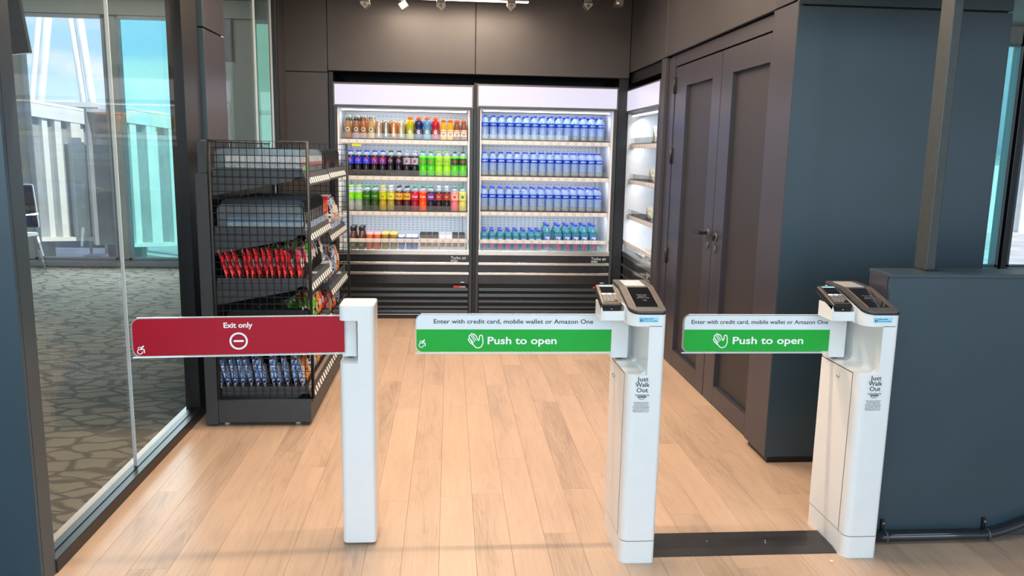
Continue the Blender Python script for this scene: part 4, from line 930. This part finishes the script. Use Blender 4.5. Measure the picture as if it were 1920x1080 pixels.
# ================================================================ shelf unit (gondola)
GL, GR, GN, GF, GM = -1.235, -.712, 4.075, 5.615, 4.862
r = g_ = root('shelf_unit', 'grey snack shelf unit with wire mesh ends on the left of the aisle', 'shelf unit', (-.98, 4.85, 0))
part('plinth', MB().box(-1.199, -.722, 4.07, 5.60, .022, .150, bevel=.002), M_GREYMETAL, r)
for x_, y_ in ((-1.17, 4.12), (-.80, 4.12), (-1.17, 5.55), (-.80, 5.55)): part('foot', MB().lathe([(.014, 0), (.014, .023)], (x_, y_, 0), 10), M_TAG, r)
part('upright', MB().box(-1.262, -1.201, 4.07, 4.13, .012, 1.318, bevel=.002), M_GREYMETAL, r)
part('upright', MB().box(-1.262, -1.201, 5.57, 5.62, .012, 1.318, bevel=.002), M_GREYMETAL, r)
part('upright', MB().box(-1.245, -1.205, 4.84, 4.88, .012, 1.318, bevel=.002), M_GREYMETAL, r)
part('upright_cover', MB().box(-1.248, -1.206, 4.078, 4.10, 1.318, 1.478, bevel=.002), M_GREYMETAL, r)
for k_ in range(4):
    za = .16+k_*.29; part('back_panel', MB().box(-1.222, -1.21, 4.11, 5.60, za, za+.286, bevel=.001), M_GREYMETAL, r)
def mesh_frame(y, name):
    f = part(name, MB().tube([(-1.19, y, .155), (-1.19, y, 1.482), (-.709, y, 1.482), (-.709, y, .155), (-1.19, y, .155)], .009, 8), M_SHELFM, g_)
    nx, nz = 13, 37; w_ = MB()
    for i in range(1, nx): x_ = -1.19+.481*i/nx; w_.tube([(x_, y, .16), (x_, y, 1.48)], .0018, 4, cap=False)
    for i in range(1, nz): z_ = .155+1.327*i/nz; w_.tube([(-1.19, y+.003, z_), (-.709, y+.003, z_)], .0018, 4, cap=False)
    part('mesh_wires', w_, M_SHELFM, f, kind='stuff'); return f
mesh_frame(4.070, 'end_frame'); mesh_frame(5.622, 'end_frame')
w_ = MB()
for i in range(1, 42): y_ = 4.08+1.54*i/42; w_.tube([(-1.232, y_, 1.34), (-1.232, y_, 1.478)], .0018, 4, cap=False)
w_.tube([(-1.232, 4.08, 1.478), (-1.232, 5.62, 1.478)], .005, 6)
part('rear_wires', w_, M_SHELFM, g_, kind='stuff')
tagm = MB().box(-.0008, .0008, -.020, .020, -.015, .015); tme = mesh_of(tagm, 'price_tag', Vector((0, 0, 0))); tme.materials.append(M_TAG)
def gshelf(y0, y1, z, xf=-.735, slope=0):
    s_ = part('shelf', MB().extr([(-1.205, z-.022), (xf, z-.022), (xf, z), (-1.205, z)], y0, y1, 'y'), M_SHELFM, g_)
    part('bracket', MB().extr([(-1.20, z-.022), (xf-.03, z-.022), (xf-.06, z-.045), (-1.20, z-.125)], y0+.004, y0+.010, 'y'), M_GREYMETAL, s_)
    part('shelf_lip', MB().box(-1.18, xf-.002, y0-.002, y0+.002, z-.022, z+.02), M_GREYMETAL, s_)
    # clear front fence and slanted ticket channel
    part('front_fence', MB().box(xf+.001, xf+.004, y0+.005, y1-.005, z, z+.035), M_STOP, s_)
    part('ticket_channel', MB().extr([(xf, z-.002), (xf+.024, z-.066), (xf+.020, z-.070), (xf-.004, z-.012)], y0+.004, y1-.004, 'y'), M_GREYMETAL, s_)
    n = int((y1-y0-.03)/.060); an = math.atan2(.024, .064)
    for i in range(n):
        o = bpy.data.objects.new('ticket', tme); COL.objects.link(o); o.parent = s_
        o.location = Vector((xf+.0155, y0+.040+i*(y1-y0-.07)/(n-1), z-.043))-WL[g_.name]; o.rotation_euler = (0, -an, 0); o.scale = (1, .90, 1)
    return s_
bay1 = [1.330, 1.035, .770, .480, .195]; bay2 = [1.335, .955, .615, .400, .195]
for z in bay1: gshelf(GN+.012, GM-.002, z, -.735)
for z in bay2: gshelf(GM+.002, GF-.012, z, -.735)
M_PUSH = clear('smoky_tray', (.80, .86, .88), (.30, .35, .38), .80, .08, 1.4); M_PUSHK = mat('black_tray', (.010, .011, .013), .3)
def divider(y, z, h, m, x0=-1.17, x1=-.745):
    return part('tray_divider', MB().extr(rrect(x0, x1, z+.001, z+h, [.004, .004, .03, .03], 4), y, y+.003, 'y'), m, g_)
# ---- packs
M_GUMW = mat('pack_white', (.72, .74, .76), .35, noise=.25, nscale=60)
def stripes(name, cols, scale=14, rough=.25):
    """printed foil: several colours in soft blotches fixed to the pack"""
    m = bpy.data.materials.new(name); m.use_nodes = True; n = m.node_tree.nodes; l = m.node_tree.links; b = n['Principled BSDF']
    t = n.new('ShaderNodeTexCoord'); oi = n.new('ShaderNodeObjectInfo'); ad = n.new('ShaderNodeVectorMath'); ad.operation = 'ADD'
    cb = n.new('ShaderNodeCombineXYZ'); mu = n.new('ShaderNodeMath'); mu.operation = 'MULTIPLY'; mu.inputs[1].default_value = 0
    l.new(oi.outputs['Random'], mu.inputs[0]); l.new(mu.outputs[0], cb.inputs[0]); l.new(t.outputs['Object'], ad.inputs[0]); l.new(cb.outputs[0], ad.inputs[1])
    q = n.new('ShaderNodeTexNoise'); q.inputs['Scale'].default_value = scale; q.inputs['Detail'].default_value = 1.5; q.inputs['Roughness'].default_value = .65; l.new(ad.outputs[0], q.inputs['Vector'])
    r = n.new('ShaderNodeValToRGB'); r.color_ramp.interpolation = 'CONSTANT'; l.new(q.outputs['Fac'], r.inputs[0]); e = r.color_ramp.elements
    pos = [.0, .40, .49, .56, .64]
    e[0].color = srgb(*cols[0]); e[0].position = 0; e[1].position = pos[1]; e[1].color = srgb(*cols[1])
    for k_, c_ in enumerate(cols[2:]): x = r.color_ramp.elements.new(pos[2+k_]); x.color = srgb(*c_)
    l.new(r.outputs[0], b.inputs['Base Color']); b.inputs['Roughness'].default_value = rough; b.inputs['Coat Weight'].default_value = .3
    bp = n.new('ShaderNodeBump'); bp.inputs['Strength'].default_value = .5; bp.inputs['Distance'].default_value = .004; l.new(q.outputs['Fac'], bp.inputs['Height']); l.new(bp.outputs[0], b.inputs['Normal'])
    return m
def bag(name, H, Wd, T, m, seed=0, hole=False):
    """crimped foil bag facing +X: width along Y, thin in X"""
    rnd = random.Random(seed); nu, nv = 9, 11; vs = []; fs = []
    for side in (1, -1):
        for j in range(nv):
            v = j/(nv-1)
            for i in range(nu):
                u = i/(nu-1)*2-1
                t = (1-abs(u)**2.4)**.7*(math.sin(PI*min(1, max(0, (v-.05)/.9))) ** .55 if .05 < v < .95 else 0)
                wob = 1+.14*rnd.uniform(-1, 1)*(1 if 0 < i < nu-1 and 1 < j < nv-2 else 0)
                vs.append((side*(T/2*t*wob+.0008), u*Wd/2*(1-.05*math.sin(PI*v)), v*H))
    k = nu*nv
    for s_ in (0, 1):
        for j in range(nv-1):
            for i in range(nu-1):
                a = s_*k+j*nu+i; fs.append((a, a+1, a+nu+1, a+nu))
    for j in range(nv-1):
        for i in (0, nu-1): a = j*nu+i; fs.append((a, a+nu, k+a+nu, k+a))
    for i in range(nu-1):
        for j in (0, nv-1): a = j*nu+i; fs.append((a, a+1, k+a+1, k+a))
    r = root(name, '', 'snack bag')
    part('pouch', MB().add(vs, fs, True), m, r)
    part('crimp', MB().box(-.0016, .0016, -Wd/2*.97, Wd/2*.97, H*.945, H*1.0), mat('silver_crimp', (.5, .5, .52), .3, metal=.7), r)
    part('label_patch', MB().extr(rrect(-Wd*.30, Wd*.30, H*.38, H*.66, H*.06, 3), T/2+.0002, T/2+.0012, 'x'), mat('patch_'+m.name, (.8, .78, .7), .4, noise=.6, nscale=70), r)
    return r
RED, PINK, GREENB, BLUEB, ORB, WHB = (stripes('foil_red', [(150, 22, 34), (215, 40, 50), (240, 90, 80), (120, 20, 40), (235, 225, 220)]), stripes('foil_pink', [(235, 225, 225), (215, 30, 90), (150, 25, 55), (150, 205, 40), (90, 150, 200)], 18),
    stripes('foil_green', [(35, 60, 25), (110, 215, 30), (60, 165, 60), (230, 235, 215), (20, 40, 20)], 16), stripes('foil_blue', [(225, 230, 235), (70, 120, 190), (200, 212, 225), (30, 50, 110), (215, 110, 70)], 20),
    stripes('foil_orange', [(70, 40, 30), (230, 110, 30), (245, 190, 50), (190, 50, 30), (240, 235, 225)], 18), stripes('foil_white', [(235, 232, 225), (40, 40, 45), (225, 225, 220), (180, 40, 50), (240, 200, 60)], 18))
kinds = {'red': bag('candy_bag', .17, .115, .026, RED, 1), 'pink': bag('candy_bag', .165, .10, .026, PINK, 2), 'green': bag('chip_bag', .175, .105, .03, GREENB, 3), 'blue': bag('chip_bag', .19, .115, .029, BLUEB, 4), 'orange': bag('chip_bag', .175, .105, .032, ORB, 5), 'white': bag('snack_bag', .165, .10, .028, WHB, 6)}
word = {'red': 'red candy bag', 'pink': 'pink candy bag', 'green': 'green snack bag', 'blue': 'blue chip bag', 'orange': 'orange chip bag', 'white': 'white snack bag'}
def files(kind, y, z, n, shelf, where, dx=.038, lean=10, x0=-.765, s=1.0):
    for k in range(n):
        lb = '%s, %s from the front, %s, %s' % (word[kind], ordn(k), where, shelf)
        o = proto_place(kinds[kind], used, (x0-k*dx-random.uniform(0, .004), y+random.uniform(-.004, .004), z+.0045), lb, '%ss on the %s' % (word[kind], shelf), (random.uniform(-.03, .03), -math.radians(lean+random.uniform(-5, 7)), random.uniform(-.10, .10)))
        o.scale = (1, 1, s*random.uniform(.96, 1.02))
# bottom shelf
S5 = 'bottom shelf'
files('blue', 4.145, .195, 12, S5, 'end file by near mesh')
for i, (k_, y_) in enumerate((('orange', 4.27), ('white', 4.39), ('blue', 4.51), ('orange', 4.63), ('red', 4.76), ('blue', 4.93), ('orange', 5.06), ('green', 5.19), ('white', 5.32), ('blue', 5.46))): files(k_, y_, .195, 2, S5, '%s file past the end' % ordn(i), .04)
S3 = 'third shelf down'
files('red', 4.145, .770, 12, S3, 'end file by near mesh', .033)
for i, (k_, y_) in enumerate((('pink', 4.27), ('green', 4.385), ('pink', 4.50), ('white', 4.62), ('white', 4.74))): files(k_, y_, .770, 6 if i < 2 else 3, S3, '%s file past the end' % ordn(i), .055, 6, s=1.08)
for i, (k_, y_) in enumerate((('blue', 4.94), ('blue', 5.07), ('white', 5.20), ('blue', 5.33), ('orange', 5.47))): files(k_, y_, .615, 3, 'third shelf of far bay', '%s file' % ordn(i), .045, 8, s=1.05)
S4 = 'fourth shelf down'
for i, (k_, y_) in enumerate((('white', 4.29), ('green', 4.41), ('green', 4.53), ('orange', 4.65), ('red', 4.77))): files(k_, y_, .480, 3 if i else 1, S4, '%s file past the end' % ordn(i), .045, 8, s=.78)
for i, (k_, y_) in enumerate((('red', 4.94), ('orange', 5.07), ('red', 5.20), ('orange', 5.33), ('blue', 5.47))): files(k_, y_, .400, 2, 'fourth shelf of far bay', '%s file' % ordn(i), .045, 8, s=.85)
for i, (k_, y_) in enumerate((('orange', 5.10), ('white', 5.21), ('blue', 5.32), ('orange', 5.42), ('white', 5.52))): files(k_, y_, .955, 3, 'second shelf of far bay', '%s file' % ordn(i), .045, 8)
# top shelf: small cartons in smoky trays
def carton_box(name, w, d, h, m, m2):
    r = root(name, '', 'snack pack')
    part('box', MB().box(-d/2, d/2, -w/2, w/2, 0, h, bevel=.002, seg=1), m, r)
    part('print_band', MB().box(-d/2-.0006, d/2+.0006, -w/2-.0006, w/2+.0006, h*.30, h*.62), m2, r)
    return r
gum = carton_box('gum_pack', .040, .022, .078, mat('gum_white', (.85, .88, .92), .35, noise=.1, nscale=60), mat('pack_grey', (.30, .32, .36), .4, noise=.4, nscale=80))
gumr = carton_box('gum_pack', .040, .022, .078, M_GUMW, mat('pack_redprint', (.5, .10, .12), .4, noise=.6, nscale=60))
bar_ = carton_box('wafer_pack', .046, .040, .060, mat('pack_blue', (.08, .30, .62), .3, noise=.4, nscale=50), M_GUMW)
cig = carton_box('mint_box', .042, .022, .085, M_GUMW, mat('pack_silverprint', (.42, .45, .50), .35, noise=.4, nscale=70))
for k in range(15): proto_place(gum, used, (-.765-k*.0245, 4.118, 1.3315), 'white gum pack, %s from the aisle, end tray of top shelf' % ordn(k), 'gum packs in the end tray')
for i in range(25):
    y_ = 4.165+i*.0555
    if abs(y_-GM) < .03: continue
    divider(y_-.025, 1.330 if y_ < GM else 1.335, .115, M_PUSH if i < 12 else M_PUSHK)
    for k in range(3): proto_place(gumr, used, (-.762-k*.025, y_, (1.3315 if y_ < GM else 1.3365)), 'red printed gum pack, %s tray from near end, %s in, top shelf' % (ordn(i) if i < 18 else ordn(i-18)+' from last', ordn(k)), 'gum packs in the top shelf trays')
divider(4.098, 1.330, .115, M_PUSH)
# second shelf, near bay
for k in range(9): proto_place(bar_, used, (-.772-k*.0415, 4.125, 1.0365), 'blue and white wafer pack, %s from the aisle, end tray' % ordn(k), 'wafer packs in the end tray')
divider(4.098, 1.035, .13, M_PUSH)
for i in range(12):
    y_ = 4.185+i*.055
    divider(y_-.026, 1.035, .150, M_PUSHK)
    for k in range(2): proto_place(cig, used, (-.762-k*.026, y_, 1.0365), 'white mint box, %s black tray, %s in, second shelf' % (ordn(i), ordn(k)), 'mint boxes in the black trays')
for i in range(2): divider(4.20+i*.06, .480, .12, M_PUSHK)
for i in range(5): divider(4.21+i*.115, .770, .10, M_PUSHK)
# red snack tubs on the second shelf of the far bay
tub = root('snack_tub', '', 'tub')
part('body', MB().lathe([(.040, 0), (.048, .205), (.050, .212)], seg=22), mat('tub_red', (.55, .012, .025), .2, noise=.05, coat=.4), tub)
part('lid', MB().lathe([(.051, .208), (.051, .216), (.047, .219)], seg=22), clear('tub_lid', (.85, .85, .86), (.7, .7, .7), .5, .08), tub)
part('label_panel', MB().lathe([(.0455, .12), (.0478, .185)], seg=22, cap=False), mat('tub_print', (.62, .10, .06), .4, noise=.7, nscale=26), tub)
for k in range(5):
    proto_place(tub, used, (-.79-k*.074, 4.93, .956), 'red snack tub with pale lid, %s from the aisle on second shelf' % ordn(k), 'red snack tubs')
# ================================================================ beyond the windows
def quad_pts(xa, ya, xb, yb, t): return (xa+(xb-xa)*t, ya+(yb-ya)*t)
def bridge(label, A, Bp, zt0, zt1, zb0, zb1, ribs, tb=.19, ext=0):
    (xa, ya), (xb, yb) = A, Bp
    r = root('jet_bridge', label, 'jet bridge', ((xa+xb)/2, (ya+yb)/2, -.5))
    d = Vector((xb-xa, yb-ya, 0)); n = Vector((d.y, -d.x, 0)).normalized()   # towards the camera side
    if n.y > 0: n = -n
    def box4(t0, t1, f0, f1, off0, off1):
        vs = []
        for t in (t0, t1):
            p = Vector((xa, ya, 0))+d*t
            for o in (off0, off1):
                for f in (f0, f1): q = p+n*o; vs.append((q.x, q.y, f(t)))
        return MB().add(vs, [(0, 1, 3, 2), (4, 6, 7, 5), (0, 4, 5, 1), (2, 3, 7, 6), (1, 5, 7, 3), (0, 2, 6, 4)])
    zt = lambda t: zt0+(zt1-zt0)*t; zb = lambda t: zb0+(zb1-zb0)*t
    part('back_panel', box4(-ext, 1, lambda t: zb(t)+.05, lambda t: zt(t)-.05, -.10, -.04), M_BRIDGED, r)
    part('roof', box4(-ext, 1, lambda t: zt(t)-.06, lambda t: zt(t)-.01, -.5, -.04), M_BRIDGE, r)
    part('far_wall', box4(-ext, 1, zb, zt, -.55, -.5), M_BRIDGED, r)
    part('top_beam', box4(-ext, 1, lambda t: zt(t)-tb, zt, -.04, .08), M_BRIDGE, r)
    part('top_rail', box4(-ext, 1, lambda t: zt(t)+.01, lambda t: zt(t)+.05, -.03, .05), M_BRIDGE, r)
    part('bottom_beam', box4(-ext, 1, zb, lambda t: zb(t)+.06, -.04, .10), M_BRIDGE, r)
    for t0, t1, pr in ribs: part('rib', box4(t0, t1, lambda t: zb(t)+.06, lambda t: zt(t)-tb, -.04, pr), M_BRIDGE, r)
    part('support', box4(.4, .5, lambda t: -.5, zb, -.45, -.3), M_BRIDGED, r)
    return r
T = lambda px: (px-38)/134.0
bridge('white ribbed boarding bridge outside the clear window', (-6.23, 12.3), (-5.67, 13.3), 2.046, 1.93, .006, -.085,
       [(T(-40), T(-20), .05), (T(5), T(22), .05), (T(40), T(47), .02), (T(70), T(80), .04), (T(92), T(104), .06), (T(122), T(141), .07), (T(141), T(153), .0), (T(172), T(177), .07)], ext=3.0)
T2 = lambda px: (px-240)/92.0
bridge('ribbed boarding bridge outside the cyan tinted window', (-4.84, 12.6), (-4.42, 13.5), 1.966, 1.895, -.10, -.18,
       [(T2(236), T2(247), .06), (T2(265), T2(282), .07), (T2(282), T2(291), .0), (T2(307), T2(323), .07), (T2(323), T2(328), .0), (T2(350), T2(365), .07), (T2(385), T2(400), .07)], ext=.3)
r = root('service_housing', 'grey flat topped housing between the two boarding bridges', 'housing', (-5.35, 14.3, -.5))
part('box', MB().box(-5.9, -5.72, 14.0, 15.2, -.5, 2.02), M_BRIDGED, r)
part('box', MB().box(-5.70, -5.62, 14.0, 15.2, -.5, 2.08), M_BRIDGE, r)
part('front_sheet', MB().box(-6.9, -5.9, 14.0, 14.1, -.3, 2.06), M_BRIDGED, r)
part('coping', MB().box(-6.9, -5.6, 13.97, 14.1, 2.06, 2.14), M_BRIDGE, r)
for x_ in (-6.1, -5.85): part('down_pipe', MB().tube([(x_, 13.93, -.45), (x_, 13.93, 2.0)], .025, 8), M_BRIDGE, r)
def pole(label, b, t):
    r = root('leaning_mast', label, 'mast', (b[0]-.1, 16, -.5), 'white leaning twin masts')
    b = Vector((b[0], 16, b[1])); t = Vector((t[0], 16, t[1])); d = (t-b).normalized(); lo = b-d*((b.z+.5)/d.z); hi = t+d*.6
    for o, rr in ((-.10, .055), (.06, .07)):
        part('tube', MB().tube([lo+Vector((o, 0, 0)), hi+Vector((o, 0, 0))], rr, 12), M_BRIDGE, r)
    part('foot_plate', MB().box(lo.x-.25, lo.x+.25, 15.8, 16.2, -.5, -.46), M_BRIDGED, r)
pole('white twin mast leaning right, left of the two outside', (-7.797, 2.206), (-7.535, 3.813)); pole('white twin mast leaning left, right of the two outside', (-6.844, 2.188), (-6.98, 3.83))
struct('ground_apron', MB().box(-60, 60, 10.1, 90, -.6, -.5), M_APRON, label='pale concrete apron outside the windows', cat='ground')
r = root('apron_barrier', 'low white barrier lying outside the clear window', 'barrier', (-5.6, 11.6, -.5))
part('beam', MB().box(-6.1, -5.2, 11.55, 11.7, -.5, -.36, bevel=.01), M_BRIDGE, r)
part('end_block', MB().box(-5.15, -4.9, 11.5, 11.75, -.5, -.1, bevel=.01), M_BRIDGED, r)
r = root('service_building', 'white service building far outside the right hand windows', 'building', (13.5, 22, -.5))
part('wall', MB().box(10, 15.9, 21, 25, -.5, 1.5), M_BRIDGE, r)
part('roof', MB().box(9.9, 15.9, 20.9, 25.1, 1.5, 1.62), M_BRIDGED, r)
part('tall_block', MB().box(15.9, 27, 20.9, 25.1, -.5, 8), M_BRIDGE, r)
for i in range(5): part('window_band', MB().box(10.3+i*.95, 11.0+i*.95, 20.97, 21.02, .2, .9), mat('band_glass', (.10, .16, .22), .1), r)
r = root('terminal_wing', 'pale terminal wing outside the green tinted narrow window', 'building', (-2.7, 17, -.5))
part('wall', MB().box(-4.3, -1.0, 16, 18, -.5, 5.2), mat('pale_cladding', (.55, .58, .54), .6, noise=.1, nscale=1), r)
part('coping', MB().box(-4.35, -.95, 15.95, 18.05, 5.2, 5.35), M_BRIDGED, r)
part('cladding_joint', MB().box(-4.3, -1.0, 15.985, 16, 2.1, 2.16), M_BRIDGED, r)
# ================================================================ concourse things
r = root('waiting_chair', 'black concourse chair with chrome legs by the far left window', 'chair', (-4.85, 9.3, 0))
bk = mat('navy_leather', (.015, .018, .04), .35, noise=.1)
part('backrest', MB().box(-5.17, -4.69, 9.42, 9.47, .50, 1.00, bevel=.02, seg=3).xf(Matrix.Translation((0, 9.45, .5)) @ Matrix.Rotation(math.radians(8), 4, 'X') @ Matrix.Translation((0, -9.45, -.5))), bk, r)
part('seat', MB().box(-5.17, -4.69, 8.98, 9.42, .40, .45, bevel=.02, seg=3), bk, r)
for x_ in (-5.15, -4.69):
    part('leg', MB().bar((x_, 9.02, .01), (x_+.01, 9.05, .40), .03, .03), M_CHROME, r); part('leg', MB().bar((x_, 9.52, .01), (x_-.01, 9.38, .40), .03, .03), M_CHROME, r)
    part('armrest', MB().tube([(x_, 9.0, .42), (x_, 9.0, .62), (x_, 9.1, .66), (x_, 9.42, .66)], .014, 8), M_CHROME, r)
r = root('hanging_screen', 'dark hanging display board at the upper left behind the glass', 'display', (-3.95, 7.0, 2.17))
TV = Matrix.Translation((-3.43, 7.0, 2.18)) @ Matrix.Rotation(math.radians(-7), 4, 'Y')
part('panel', MB().box(-1.1, .0, -.03, .03, 0, .62, bevel=.006).xf(TV), mat('dark_blue_fabric', (.020, .030, .045), .6, noise=.3, nscale=60), r)
part('painted_sheen', MB().extr(rrect(-.60, -.135, .055, .20, .02, 3), -.033, -.03, 'y').xf(TV), M_BEIGE, r)  # beige sheen on the board laid on as a flat coloured patch
part('hanger', MB().box(-.60, -.55, -.02, .02, .6, .97).xf(TV), M_BLACK, r)
part('clip', MB().box(-.01, .012, -.02, .02, .44, .50).xf(TV), M_BLACK, r)
r = root('dark_wall_panel', 'dark vertical panel high on the beige wall beyond the shelf unit', 'panel', (-2.58, 9.93, 2.5))  # plain dark rectangle set on the wall
part('panel', MB().box(-2.80, -2.56, 9.925, 9.948, 2.46, 2.95, bevel=.003), M_GREYMETAL, r)
part('frame', MB().box(-2.81, -2.55, 9.935, 9.949, 2.45, 2.46), M_BLACK, r)
